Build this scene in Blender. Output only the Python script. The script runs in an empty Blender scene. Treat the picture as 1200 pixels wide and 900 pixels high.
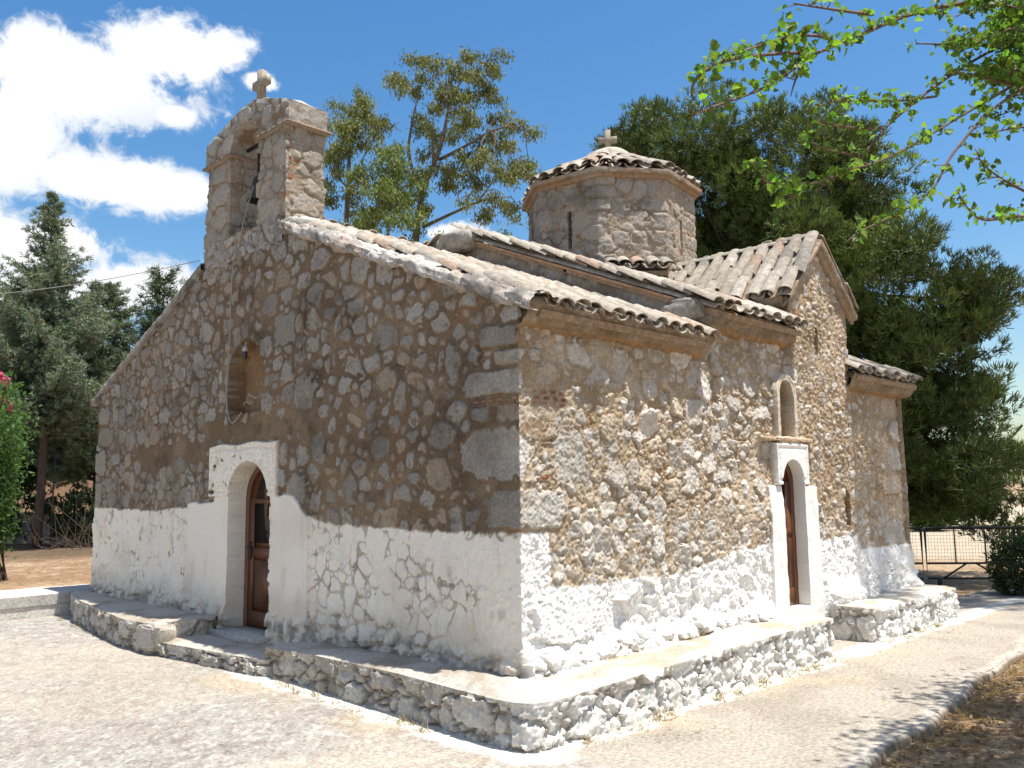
import bpy, math, random
import numpy as np
from mathutils import Matrix, Vector
R = math.radians
rng = np.random.default_rng(7); random.seed(7)
scene = bpy.context.scene
col = scene.collection

# ------------------------------------------------------------------ camera
FPX = 1015.28
YAW, PITCH, ROLL = 0.78956, 0.12311, -0.01232
CAMP = np.array([-4.6124, -4.5810, 1.3146])
_f = np.array([math.cos(PITCH)*math.cos(YAW), math.cos(PITCH)*math.sin(YAW), math.sin(PITCH)])
_r = np.cross(_f, [0, 0, 1]); _r /= np.linalg.norm(_r); _u = np.cross(_r, _f)
CR = _r*math.cos(ROLL)+_u*math.sin(ROLL); CU = -_r*math.sin(ROLL)+_u*math.cos(ROLL); CF = _f
cam = bpy.data.cameras.new("camera"); co = bpy.data.objects.new("camera", cam); col.objects.link(co)
cam.sensor_width = 36; cam.lens = 36*FPX/1200; cam.clip_start = .05; cam.clip_end = 9000
co.matrix_world = Matrix(((CR[0], CU[0], -CF[0], CAMP[0]), (CR[1], CU[1], -CF[1], CAMP[1]), (CR[2], CU[2], -CF[2], CAMP[2]), (0, 0, 0, 1)))
scene.camera = co
def ray(px, py): return CF + CR*(px-600)/FPX - CU*(py-450)/FPX
def at(px, py, dep): return CAMP + ray(px, py)*dep          # a surveyed point: photo bearing + distance

# ------------------------------------------------------------------ light
SUNV = np.array([.10, -.30, 1.]); SUNV /= np.linalg.norm(SUNV)
EL = math.asin(SUNV[2]); AZ = math.atan2(SUNV[0], SUNV[1])
sd = bpy.data.lights.new("sun", 'SUN'); sd.energy = 5.0; sd.angle = R(.53); sd.color = (1, .955, .88)
so = bpy.data.objects.new("sun", sd); col.objects.link(so)
so.rotation_euler = Vector(-SUNV).to_track_quat('-Z', 'Y').to_euler()
world = bpy.data.worlds.new("World"); scene.world = world; world.use_nodes = True
nt = world.node_tree; nt.nodes.clear()
def N(nt, t, **k):
    n = nt.nodes.new(t)
    for a, b in k.items(): setattr(n, a, b)
    return n
def L(nt, a, b): nt.links.new(a, b)
wo = N(nt, 'ShaderNodeOutputWorld'); bg = N(nt, 'ShaderNodeBackground'); bg.inputs[1].default_value = .074
sky = N(nt, 'ShaderNodeTexSky', sky_type='NISHITA'); sky.sun_disc = False; sky.sun_elevation = EL; sky.sun_rotation = AZ
sky.altitude = 100; sky.air_density = 1.25; sky.dust_density = 1.2; sky.ozone_density = 2.0
tc = N(nt, 'ShaderNodeTexCoord')
def wmath(op, a, b=None, c=None, clamp=False):
    m = N(nt, 'ShaderNodeMath', operation=op); m.use_clamp = clamp
    for i, v in enumerate((a, b, c)):
        if v is None: continue
        if isinstance(v, (int, float)): m.inputs[i].default_value = v
        else: L(nt, v, m.inputs[i])
    return m.outputs[0]
def wdot(v):
    m = N(nt, 'ShaderNodeVectorMath', operation='DOT_PRODUCT'); L(nt, tc.outputs['Generated'], m.inputs[0]); m.inputs[1].default_value = tuple(v)
    return m.outputs['Value']
def fbm(scale, det, rough, dist=0.):
    n = N(nt, 'ShaderNodeTexNoise'); L(nt, tc.outputs['Generated'], n.inputs['Vector'])
    n.inputs['Scale'].default_value = scale; n.inputs['Detail'].default_value = det; n.inputs['Roughness'].default_value = rough; n.inputs['Distortion'].default_value = dist
    return n.outputs['Fac']
# cumulus banks: bearing of the centre (given as photo bearing), half sizes in the same angular unit
clouds = [(75, 88, 135, 50), (200, 62, 88, 45), (262, 60, 42, 32), (305, 95, 28, 16), (15, 160, 50, 75), (150, 215, 92, 34), (85, 205, 45, 30), (215, 225, 42, 26),
          (15, 285, 70, 36), (75, 285, 58, 28), (170, 335, 78, 34), (60, 345, 80, 36), (205, 135, 26, 14), (535, 275, 40, 18), (585, 285, 24, 10), (-150, 150, 120, 150), (470, 305, 60, 14)]
dens = None
for (cx, cy, rx, ry) in clouds:
    d = ray(cx, cy); d /= np.linalg.norm(d)
    a = np.cross(d, [0, 0, 1]); a /= np.linalg.norm(a); b = np.cross(a, d)
    w = wmath('GREATER_THAN', wdot(d), .2)
    x = wmath('POWER', wmath('ABSOLUTE', wmath('MULTIPLY', wdot(a), FPX/rx)), 2.); y = wmath('POWER', wmath('ABSOLUTE', wmath('MULTIPLY', wdot(b), FPX/ry)), 2.)
    v = wmath('MULTIPLY', wmath('SUBTRACT', 1., wmath('SQRT', wmath('ADD', x, y))), w)
    v = wmath('MAXIMUM', v, -1.)
    dens = v if dens is None else wmath('SMOOTH_MAX', dens, v, .2)
n1 = fbm(11, 10, .64, .35); n2 = fbm(34, 8, .66, .6)
dd = wmath('ADD', dens, wmath('ADD', wmath('MULTIPLY', wmath('SUBTRACT', n1, .5), 2.0), wmath('MULTIPLY', wmath('SUBTRACT', n2, .5), 1.3)))
mask = N(nt, 'ShaderNodeMapRange', interpolation_type='SMOOTHSTEP'); L(nt, dd, mask.inputs[0])
mask.inputs[1].default_value = -.05; mask.inputs[2].default_value = .42
thick = N(nt, 'ShaderNodeMapRange', interpolation_type='SMOOTHSTEP'); L(nt, wmath('ADD', dens, wmath('MULTIPLY', fbm(5, 6, .55), .9)), thick.inputs[0])
thick.inputs[1].default_value = .25; thick.inputs[2].default_value = 1.15
ccol = N(nt, 'ShaderNodeMixRGB'); L(nt, thick.outputs[0], ccol.inputs[0])
ccol.inputs[1].default_value = (6.6, 7.2, 8.0, 1); ccol.inputs[2].default_value = (9.8, 9.8, 9.8, 1)
mixc = N(nt, 'ShaderNodeMixRGB'); L(nt, wmath('MULTIPLY', mask.outputs[0], .96), mixc.inputs[0])
hs = N(nt, 'ShaderNodeHueSaturation'); hs.inputs['Saturation'].default_value = 1.36; hs.inputs['Value'].default_value = 1.38
L(nt, sky.outputs[0], hs.inputs['Color']); L(nt, hs.outputs[0], mixc.inputs[1]); L(nt, ccol.outputs[0], mixc.inputs[2])
L(nt, mixc.outputs[0], bg.inputs[0]); L(nt, bg.outputs[0], wo.inputs[0])
vs = scene.view_settings; vs.view_transform = 'Standard'; vs.look = 'None'; vs.gamma = 1; vs.exposure = .70; vs.use_curve_mapping = False
scene.cycles.max_bounces = 8; scene.cycles.diffuse_bounces = 5; scene.cycles.transparent_max_bounces = 8

# ------------------------------------------------------------------ numpy helpers
def sm(a, b, x):
    t = np.clip((x-a)/(b-a), 0, 1); return t*t*(3-2*t)
def _h(ix, iy, s):
    n = (ix.astype(np.int64)*374761393 + iy.astype(np.int64)*668265263 + s*974711) & 0x7fffffff
    n = ((n ^ (n >> 13))*1274126177) & 0x7fffffff
    return ((n ^ (n >> 16)) & 0xffff)/65535.
def vn(x, y, s=0):
    ix = np.floor(x); iy = np.floor(y); fx = x-ix; fy = y-iy
    fx = fx*fx*(3-2*fx); fy = fy*fy*(3-2*fy)
    return (_h(ix, iy, s)*(1-fx)+_h(ix+1, iy, s)*fx)*(1-fy)+(_h(ix, iy+1, s)*(1-fx)+_h(ix+1, iy+1, s)*fx)*fy
def fb(x, y, sc, o=4, s=0, g=.5):                      # about -1..1
    t = np.zeros(np.broadcast(x, y).shape); a = 1.; k = 0.
    for i in range(o):
        t += a*(vn(x/sc+i*17.3, y/sc-i*9.1, s+i)*2-1); k += a; a *= g; sc /= 2.03
    return t/k
def lerp(a, b, t): return a+(b-a)*t[..., None]

def mk(name, V, F, mat, parent=None, colr=None, smooth=False, sharp=None, loc=None):
    V = np.ascontiguousarray(np.asarray(V, np.float32).reshape(-1, 3))
    Fs = F if isinstance(F, list) else [F]
    Fs = [np.asarray(f, np.int32) for f in Fs if len(f)]
    me = bpy.data.meshes.new(name); me.vertices.add(len(V))
    if loc is not None: V = V-np.asarray(loc, np.float32)
    me.vertices.foreach_set('co', V.ravel())
    li = np.concatenate([f.ravel() for f in Fs]); tot = np.concatenate([np.full(len(f), f.shape[1], np.int32) for f in Fs])
    st = np.concatenate([[0], np.cumsum(tot)[:-1]]).astype(np.int32)
    me.loops.add(len(li)); me.loops.foreach_set('vertex_index', li)
    me.polygons.add(len(tot)); me.polygons.foreach_set('loop_start', st)
    if smooth: me.polygons.foreach_set('use_smooth', np.ones(len(tot), bool))
    if colr is not None:
        c = np.ones((len(V), 4), np.float32); c[:, :np.shape(colr)[-1] if np.ndim(colr) else 3] = colr
        a = me.color_attributes.new('Col', 'FLOAT_COLOR', 'POINT'); a.data.foreach_set('color', c.ravel())
    me.update(calc_edges=True); me.validate()
    if sharp: me.set_sharp_from_angle(angle=R(sharp))
    me.materials.append(mat)
    o = bpy.data.objects.new(name, me); col.objects.link(o)
    if loc is not None: o.location = loc
    if parent is not None:
        o.parent = parent
        if loc is None: o.location = -Vector(parent.location)      # parents are unrotated: keep world coordinates
    return o
def sub(V, F, C=None):                                # compact a face subset
    u, inv = np.unique(F.ravel(), return_inverse=True)
    return V[u], inv.reshape(F.shape), (None if C is None else C[u])
def tag(o, label=None, cat=None, group=None, kind=None):
    if label: o['label'] = label
    if cat: o['category'] = cat
    if group: o['group'] = group
    if kind: o['kind'] = kind
    return o
def empty(name, loc, label, cat, group=None):
    o = bpy.data.objects.new(name, None); col.objects.link(o); o.location = Vector([float(v) for v in loc]); o.empty_display_size = .2
    return tag(o, label, cat, group)
def gridF(nr, nc):                                    # faces of an nr x nc vertex grid
    i = np.arange(nr*nc).reshape(nr, nc)
    return np.stack([i[:-1, :-1], i[:-1, 1:], i[1:, 1:], i[1:, :-1]], -1).reshape(-1, 4)

class MB:                                             # collects simple solids into one mesh
    def __init__(s): s.v = []; s.f4 = []; s.f3 = []; s.n = 0; s.c = []
    def add(s, V, F4=(), F3=(), c=None):
        V = np.asarray(V, float).reshape(-1, 3); s.v.append(V)
        if len(F4): s.f4.append(np.asarray(F4)+s.n)
        if len(F3): s.f3.append(np.asarray(F3)+s.n)
        s.c.append(np.tile(np.asarray((1, 1, 1) if c is None else c, float), (len(V), 1))); s.n += len(V)
    def box(s, c, size, ax=None, colr=None):
        ax = np.eye(3) if ax is None else np.asarray(ax)
        q = np.array([[x, y, z] for z in (-.5, .5) for x, y in ((-.5, -.5), (.5, -.5), (.5, .5), (-.5, .5))])*np.asarray(size)
        s.add(np.asarray(c)+q@ax, [(3, 2, 1, 0), (4, 5, 6, 7), (0, 1, 5, 4), (1, 2, 6, 5), (2, 3, 7, 6), (3, 0, 4, 7)], c=colr)
    def tube(s, pts, rad, n=6, colr=None, cap=True):
        pts = np.asarray(pts, float); rad = np.broadcast_to(rad, (len(pts),)); k = len(pts)
        t = np.gradient(pts, axis=0); t /= np.linalg.norm(t, axis=1)[:, None]+1e-9
        ref = np.array([0, 0, 1.]) if abs(t[:, 2]).mean() < .8 else np.array([1., 0, 0])
        a = np.cross(t, ref); a /= np.linalg.norm(a, axis=1)[:, None]+1e-9; b = np.cross(t, a)
        th = np.arange(n)*2*math.pi/n
        V = pts[:, None]+rad[:, None, None]*(a[:, None]*np.cos(th)[None, :, None]+b[:, None]*np.sin(th)[None, :, None])
        F = []
        for i in range(k-1):
            for j in range(n): F.append((i*n+j, i*n+(j+1) % n, (i+1)*n+(j+1) % n, (i+1)*n+j))
        V = V.reshape(-1, 3); T = []
        if cap:
            V = np.vstack([V, pts[:1], pts[-1:]]); T = [(k*n, (j+1) % n, j) for j in range(n)]+[(k*n+1, (k-1)*n+j, (k-1)*n+(j+1) % n) for j in range(n)]
        s.add(V, F, T, c=colr)
    def prism(s, poly, o, e, n, up, t0, t1, colr=None):   # 2-D polygon (e,up axes) extruded along n from t0 to t1; fan cap: convex-ish
        poly = np.asarray(poly, float); k = len(poly); o, e, n, up = map(np.asarray, (o, e, n, up))
        P = o+poly[:, :1]*e+poly[:, 1:]*up
        V = np.vstack([P+n*t0, P+n*t1, [P.mean(0)+n*t0], [P.mean(0)+n*t1]])
        F = [(i, (i+1) % k, k+(i+1) % k, k+i) for i in range(k)]
        T = [(2*k, (i+1) % k, i) for i in range(k)]+[(2*k+1, k+i, k+(i+1) % k) for i in range(k)]
        s.add(V, F, T, c=colr)
    def build(s, name, mat, parent=None, smooth=False, sharp=None, loc=None):
        return mk(name, np.vstack(s.v), [np.vstack(x) for x in (s.f4, s.f3) if x], mat, parent, np.vstack(s.c), smooth, sharp, loc)

# ------------------------------------------------------------------ materials
def mat_base(name):
    m = bpy.data.materials.new(name); m.use_nodes = True; t = m.node_tree; b = t.nodes['Principled BSDF']
    b.inputs['Roughness'].default_value = .92; b.inputs['Specular IOR Level'].default_value = .18
    return m, t, b
def noise(t, scale, det=4, rough=.6, vec=None):
    n = N(t, 'ShaderNodeTexNoise'); n.inputs['Scale'].default_value = scale; n.inputs['Detail'].default_value = det; n.inputs['Roughness'].default_value = rough
    if vec is None: vec = t.nodes.get('oc') or N(t, 'ShaderNodeTexCoord', name='oc'); vec = vec.outputs['Object']
    L(t, vec, n.inputs['Vector']); return n.outputs['Fac']
def ramp(t, fac, a, b, lo, hi):
    r = N(t, 'ShaderNodeMapRange', interpolation_type='SMOOTHSTEP'); L(t, fac, r.inputs[0])
    for i, v in enumerate((a, b, lo, hi)): r.inputs[i+1].default_value = v
    return r.outputs[0]
def mixrgb(t, f, a, b, mode='MIX'):
    m = N(t, 'ShaderNodeMixRGB', blend_type=mode)
    for i, v in enumerate((f, a, b)):
        if isinstance(v, (int, float)): m.inputs[i].default_value = v
        elif isinstance(v, tuple): m.inputs[i].default_value = (*v, 1)
        else: L(t, v, m.inputs[i])
    return m.outputs[0]
def bump(t, b, h, dist, strength=1.):
    n = N(t, 'ShaderNodeBump'); n.inputs['Distance'].default_value = dist; n.inputs['Strength'].default_value = strength
    L(t, h, n.inputs['Height']); L(t, n.outputs[0], b.inputs['Normal'])
def vmat(name, var=.22, s1=35, s2=160, bd=.006, rough=.94, spots=None, spotcol=(.1, .09, .08)):
    m, t, b = mat_base(name); a = N(t, 'ShaderNodeAttribute', attribute_name='Col')
    n1 = noise(t, s1, 5, .65); n2 = noise(t, s2, 3, .7)
    f = mixrgb(t, 1, ramp(t, n1, .25, .75, 1-var, 1+var), ramp(t, n2, .25, .75, 1-var*.7, 1+var*.7), 'MULTIPLY')
    f = mixrgb(t, a.outputs['Alpha'], (1., 1., 1.), f)
    c = mixrgb(t, 1, a.outputs['Color'], f, 'MULTIPLY')
    if spots: c = mixrgb(t, ramp(t, noise(t, spots, 6, .7), .56, .68, 0, .75), c, spotcol)
    L(t, c, b.inputs['Base Color']); b.inputs['Roughness'].default_value = rough
    bump(t, b, mixrgb(t, .45, n1, n2), bd); return m
def cmat(name, c, var=.15, sc=20, rough=.7, metal=0, bd=0., spec=.3, stretch=None):
    m, t, b = mat_base(name); b.inputs['Roughness'].default_value = rough; b.inputs['Metallic'].default_value = metal; b.inputs['Specular IOR Level'].default_value = spec
    vec = None
    if stretch:
        oc = N(t, 'ShaderNodeTexCoord', name='oc'); mp = N(t, 'ShaderNodeMapping'); mp.inputs['Scale'].default_value = stretch; L(t, oc.outputs['Object'], mp.inputs[0]); vec = mp.outputs[0]
    n = noise(t, sc, 6, .65, vec); L(t, mixrgb(t, 1, c, ramp(t, n, .2, .8, 1-var, 1+var), 'MULTIPLY'), b.inputs['Base Color'])
    if bd: bump(t, b, n, bd)
    return m
def leafmat(name, trans=.35, var=True):
    m, t, b = mat_base(name); a = N(t, 'ShaderNodeAttribute', attribute_name='Col')
    tr = N(t, 'ShaderNodeBsdfTranslucent'); mx = N(t, 'ShaderNodeMixShader'); mx.inputs[0].default_value = trans
    L(t, a.outputs['Color'], b.inputs['Base Color']); L(t, mixrgb(t, 1, a.outputs['Color'], (1.5, 1.5, .7), 'MULTIPLY'), tr.inputs['Color'])
    b.inputs['Roughness'].default_value = .55; b.inputs['Specular IOR Level'].default_value = .3
    L(t, b.outputs[0], mx.inputs[1]); L(t, tr.outputs[0], mx.inputs[2]); L(t, mx.outputs[0], t.nodes['Material Output'].inputs[0]); return m
M_wall = vmat('rubble masonry', .24, 38, 170, .007)
M_lime = vmat('lime mortar', .25, 22, 110, .012, spots=5.5)
M_tile = vmat('roof tile clay', .3, 16, 90, .005)
M_ground = vmat('earth', .3, 9, 70, .02)
M_plaza = vmat('exposed aggregate', .34, 34, 95, .006)
M_wood = cmat('varnished wood', (.115, .042, .017), .45, 6, .38, spec=.5, stretch=(9, 9, .8))
M_glassdark = cmat('dark window glass', (.02, .022, .022), .2, 3, .12, spec=.6)
M_iron = cmat('dark iron', (.018, .016, .015), .3, 40, .5, 0)
M_bronze = cmat('old bronze', (.05, .055, .045), .4, 25, .5, .6)
M_stonecross = vmat('cut limestone', .2, 30, 140, .004)
M_cable = cmat('grey cable', (.33, .31, .29), .1, 30, .6)
M_white = cmat('white enamel', (.38, .37, .35), .1, 30, .5)
M_bark = cmat('bark', (.09, .062, .045), .45, 9, .95, bd=.03, stretch=(3, 3, .6))
M_barkpale = cmat('pale smooth bark', (.15, .112, .082), .35, 5, .8, bd=.01, stretch=(2, 2, .5))
M_twig = cmat('twig bark', (.13, .085, .06), .4, 25, .9, bd=.004)
M_needle = leafmat('pine needles', .10)
M_leaf = leafmat('broad leaves', .42)
M_petal = leafmat('petals', .4)

# ------------------------------------------------------------------ rubble masonry relief
BRICK = np.array((.27, .115, .062))
def dart(u0, u1, z0, z1, sizes, fixed, keep, seed, ok=None):
    """throw stones of falling size into the rectangle; returns rows (u, z, a, b, angle, p)"""
    rg = np.random.default_rng(seed); P = [list(f[:4])+[0, 8.] for f in fixed]
    cell = {}
    def put(i):
        u, z, a, b = P[i][:4]
        for gx in range(int((u-a)//.25), int((u+a)//.25)+1):
            for gz in range(int((z-b)//.25), int((z+b)//.25)+1): cell.setdefault((gx, gz), []).append(i)
    for i in range(len(P)): put(i)
    for (smin, smax, tries, asp) in sizes:
        T = rg.random((tries, 6))
        for k in range(tries):
            u = u0+(u1-u0)*T[k, 0]; z = z0+(z1-z0)*T[k, 1]; s = smin+(smax-smin)*T[k, 2]**1.6
            if ok is not None and not ok(u, z, s): continue
            r = 1+(asp-1)*T[k, 3]; a = s*math.sqrt(r); b = s/math.sqrt(r)
            if T[k, 4] < .25: a, b = b, a
            cand = set()
            for gx in range(int((u-a-.02)//.25), int((u+a+.02)//.25)+1):
                for gz in range(int((z-b-.02)//.25), int((z+b+.02)//.25)+1): cand.update(cell.get((gx, gz), ()))
            good = True
            for j in cand:
                q = P[j]; sa = (a+q[2])*keep; sb = (b+q[3])*keep; du = abs(u-q[0])/sa; dz = abs(z-q[1])/sb
                if du**2.6+dz**2.6 < 1: good = False; break
            if good: P.append([u, z, a, b, (T[k, 5]-.5)*.5, 2.2+1.6*T[k, 3]]); put(len(P)-1)
    return np.array(P)
def relief(us, zs, P, mort, nfix, warp=.03, grow=1.3, seed=3):
    """F1/F2 distances of every grid point to its stone; returns id, e (metres inside the stone edge), local coords"""
    U, Z = np.meshgrid(us, zs)
    Uw = U+warp*fb(U, Z, .13, 5, seed, .6); Zw = Z+warp*fb(U, Z, .13, 5, seed+50, .6)
    sh = U.shape; F1 = np.full(sh, 9., np.float32); F2 = np.full(sh, 9., np.float32); I = np.full(sh, -1, np.int32); S = np.full(sh, .1, np.float32)
    LX = np.zeros(sh, np.float32); LZ = np.zeros(sh, np.float32)
    rgp = np.random.default_rng(seed+5)
    for i, (u, z, a, b, an, p) in enumerate(P):
        g = 1.05 if i < nfix else grow
        m = 1.5*max(a, b)*g+.05
        i0, i1 = np.searchsorted(us, (u-m, u+m)); j0, j1 = np.searchsorted(zs, (z-m, z+m))
        if i1 <= i0 or j1 <= j0: continue
        w = (slice(j0, j1), slice(i0, i1)); k = .35 if i < nfix else 1.
        x = U[w]+(Uw[w]-U[w])*k-u; y = Z[w]+(Zw[w]-Z[w])*k-z
        ca, sa = math.cos(an), math.sin(an); lx = x*ca+y*sa; ly = -x*sa+y*ca
        if i < nfix: d = ((np.abs(lx)/(a*g))**p+(np.abs(ly)/(b*g))**p)**(1/p)
        else:
            K = rgp.integers(4, 8); d = 0
            for q in range(K):
                al = 2*math.pi*(q+.75*(rgp.random()-.5))/K; rk = math.hypot(a*math.cos(al), b*math.sin(al))*g*rgp.uniform(.74, 1.04)
                d = d+np.maximum((lx*math.cos(al)+ly*math.sin(al))/rk, 0)**9
            d = d**(1/9)
        f1 = F1[w]; f2 = F2[w]; c = d < f1
        F2[w] = np.where(c, f1, np.minimum(f2, d)); F1[w] = np.where(c, d, f1); I[w] = np.where(c, i, I[w])
        S[w] = np.where(c, min(a, b)*g, S[w]); LX[w] = np.where(c, lx, LX[w]); LZ[w] = np.where(c, ly, LZ[w])
    e = np.minimum(1-F1, (F2-F1)*.55)*S-mort(U, Z)
    return U, Z, I, e, LX, LZ
def arch_sdf(U, Z, uc, hw, zb, zs_, zt):
    """signed distance-like function of a round-headed opening (negative inside)"""
    x = np.abs(U-uc); k = hw/max(zt-zs_, 1e-3)
    top = np.hypot(x, np.maximum(Z-zs_, 0)*k)-hw
    return np.maximum(top, zb-Z)
def ribbon(path, us, zs, D, ztop, zbot=None):
    """world positions of a (z,u) grid standing on a plan polyline; D pushes outwards. path: list of (u, x, y); returns V"""
    pu = np.array([p[0] for p in path]); px = np.array([p[1] for p in path]); py = np.array([p[2] for p in path])
    X = np.interp(us, pu, px); Y = np.interp(us, pu, py)
    seg = np.clip(np.searchsorted(pu, us, side='right')-1, 0, len(pu)-2)
    tx = np.diff(px); ty = np.diff(py); l = np.hypot(tx, ty); nx = ty/l; ny = -tx/l        # outward = right of travel
    NX = nx[seg].copy(); NY = ny[seg].copy()
    for k in range(1, len(pu)-1):
        j = np.argmin(abs(us-pu[k])); c = 1+nx[k-1]*nx[k]+ny[k-1]*ny[k]
        NX[j] = (nx[k-1]+nx[k])/c; NY[j] = (ny[k-1]+ny[k])/c; X[j] = px[k]; Y[j] = py[k]
    return np.stack([X[None]+NX[None]*D, Y[None]+NY[None]*D, np.minimum(np.broadcast_to(zs[:, None], D.shape), ztop[None])], -1)
def spaced(pts, hfun):
    out = []
    for a, b in zip(pts[:-1], pts[1:]):
        n = max(2, int((b-a)/hfun((a+b)/2))); out += list(np.linspace(a, b, n, endpoint=False))
    return np.array(out+[pts[-1]])

# ------------------------------------------------------------------ ground
GZ = -.405
def terr(X, Y):
    z = GZ+.34*sm(9.75, 10.3, Y)*sm(8, 4, X)+.02*fb(X, Y, .9, 4, 11)
    z = z+3.4*sm(25.5, 37, Y-.15*X)*sm(26, 12, X)+2.2*sm(34, 70, Y)
    z = z+.012*fb(X, Y, .12, 3, 12)*(np.hypot(X, Y) < 14)
    return z
gx = np.concatenate([-np.geomspace(4000, 16, 22), np.arange(-15.5, -6, .5), np.arange(-6, 13, .075), np.arange(13, 34, .5), np.geomspace(35, 4500, 26)])
gy = np.concatenate([-np.geomspace(4000, 8, 22), np.arange(-7.5, -3.6, .25), np.arange(-3.6, 2.2, .075), np.arange(2.2, 9, .4), np.arange(9, 26, .16), np.arange(26, 50, .6), np.geomspace(51, 4500, 24)])
X, Y = np.meshgrid(gx, gy); Z = terr(X, Y)
C = np.zeros(X.shape+(3,)); C[:] = (.235, .15, .09)
C = lerp(C, np.array((.335, .24, .15)), sm(-.2, .5, fb(X, Y, 1.3, 5, 21)))
C = lerp(C, np.array((.17, .10, .06)), sm(.1, .7, fb(X, Y, .7, 4, 22))*.7)
C = lerp(C, np.array((.42, .33, .22)), sm(.15, .5, fb(X, Y, .16, 3, 23))*.6)
C = lerp(C, np.array((.40, .33, .24)), sm(16, 19, X)*sm(24, 12, Y))                 # pale sandy yard beyond the barrier
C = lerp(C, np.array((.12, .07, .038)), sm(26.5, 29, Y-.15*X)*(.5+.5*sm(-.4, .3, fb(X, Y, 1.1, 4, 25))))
C = lerp(C, np.array((.085, .058, .036)), sm(15.5, 18.5, Y+1.2*fb(X, Y, 2.2, 4, 26))*sm(9, 6, X)*sm(27, 26, Y)*.85)  # shade under the left trees painted into the soil colour
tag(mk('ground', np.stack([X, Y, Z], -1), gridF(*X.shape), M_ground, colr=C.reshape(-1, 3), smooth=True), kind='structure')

# plaza and path: one cast slab 9 cm above the earth, edged on the south by a kerb
def kerb_y(x): return -2.225+.092*x+.03*np.sin(x*2.1)+.02*np.sin(x*5.3+1)
PZ = -.35
px_ = np.concatenate([np.arange(-30, -7, .6), np.arange(-7, 9.5, .035), np.arange(9.5, 11.6, .1)]); t_ = np.concatenate([np.linspace(0, .45, 210), np.linspace(.46, 1, 150)])
X = np.broadcast_to(px_[None], (len(t_), len(px_))); yb = np.where(px_ < -1.0, -2.35-.6*np.maximum(-1.0-px_, 0), kerb_y(px_)); yt = np.where(px_ > .3, .3, np.where(px_ > -.2, 8.8, 9.4))
yt = 8.9+(0.2-8.9)*sm(-.3, 0.3, px_)
Y = yb[None]+(yt-yb)[None]*t_[:, None]
Z = PZ+.005*fb(X, Y, .8, 4, 31)+.0022*fb(X, Y, .035, 2, 32)
C = np.zeros(X.shape+(3,)); C[:] = (.295, .272, .243)
C = lerp(C, np.array((.185, .165, .145)), sm(.0, .5, fb(X, Y, .06, 3, 33))*.8)
C = lerp(C, np.array((.46, .43, .39)), sm(.12, .6, fb(X, Y, .05, 2, 34))*.75)
C = lerp(C, np.array((.42, .36, .28)), sm(-.1, .6, fb(X, Y, 1.6, 5, 35))*.55)
path_m = sm(-.55, -.2, X+.1*fb(X, Y, .5, 3, 36)+(Y+.9)*.25)*sm(0, -.5, Y)
C = lerp(C, lerp(np.broadcast_to(np.array((.345, .305, .25)), C.shape), np.array((.275, .24, .195)), sm(-.1, .5, fb(X, Y, .5, 5, 37))), path_m*.85)
C = lerp(C, np.array((.29, .255, .20)), sm(.2, .6, fb(X, Y, .9, 5, 39))*.5*path_m)
dl = np.where(X < -.3, np.abs(X+.56-.02*np.clip(Y, -1, 3)), 9); dl = np.where(Y < -.4, np.minimum(np.where(X < -.3, np.hypot(X+.3, Y+.45)-.26, -.56-Y), 9), dl)
dl = np.where((Y > 3.4), 9, dl)
sand = sm(.75, .1, dl+.35*fb(X, Y, .5, 4, 40)); C = lerp(C, np.array((.46, .36, .24)), sand*sm(-.05, .45, fb(X, Y, .7, 4, 41))*.45)
lime = sm(.19, .08, dl+.14*fb(X, Y, .3, 5, 42, .6)); C = lerp(C, np.array((.58, .555, .51)), lime*.8)
edge = sm(.13, .03, Y-yb[None]+.06*fb(X, Y, .2, 3, 43))*(X > -.9); C = lerp(C, np.array((.44, .40, .345)), edge*.7)
Z = Z+.004*edge; ck = sm(.012, .004, np.abs(fb(X, Y, 2.6, 5, 46, .55)))*sm(.0, .3, fb(X, Y, 1.7, 3, 47)); C = lerp(C, np.array((.12, .10, .08)), ck*.35*(1-path_m)); C = lerp(C, np.array((.24, .205, .16)), sm(.1, .55, fb(X, Y, 2.2, 5, 48))*.2)
tag(mk('plaza', np.stack([X, Y, Z], -1), gridF(*X.shape), M_plaza, colr=C.reshape(-1, 3), smooth=True), kind='structure')
# kerb face
kx = np.arange(-1.3, 11.6, .02); ky = np.where(kx < -1., -2.317, kerb_y(kx)); mb = []
prof = [(0.012, PZ+.006), (-.03, PZ+.0), (-.05, PZ-.02), (-.055, PZ-.06), (-.05, GZ-.08)]
V = np.array([[(x, y+o+.018*vn(np.array(x*11.), np.array(z*20), 5)-.012*fb(np.array(x), np.array(z), .3, 3, 6), z+.012*fb(np.array(x), np.array(o), .22, 3, 9)) for (o, z) in prof] for x, y in zip(kx, ky)])
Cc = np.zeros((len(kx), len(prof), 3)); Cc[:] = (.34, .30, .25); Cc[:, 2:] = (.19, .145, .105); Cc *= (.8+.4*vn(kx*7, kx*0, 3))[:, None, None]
tag(mk('kerb', V, gridF(len(kx), len(prof))[:, ::-1], M_plaza, colr=Cc.reshape(-1, 3), smooth=True), kind='structure')

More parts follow.
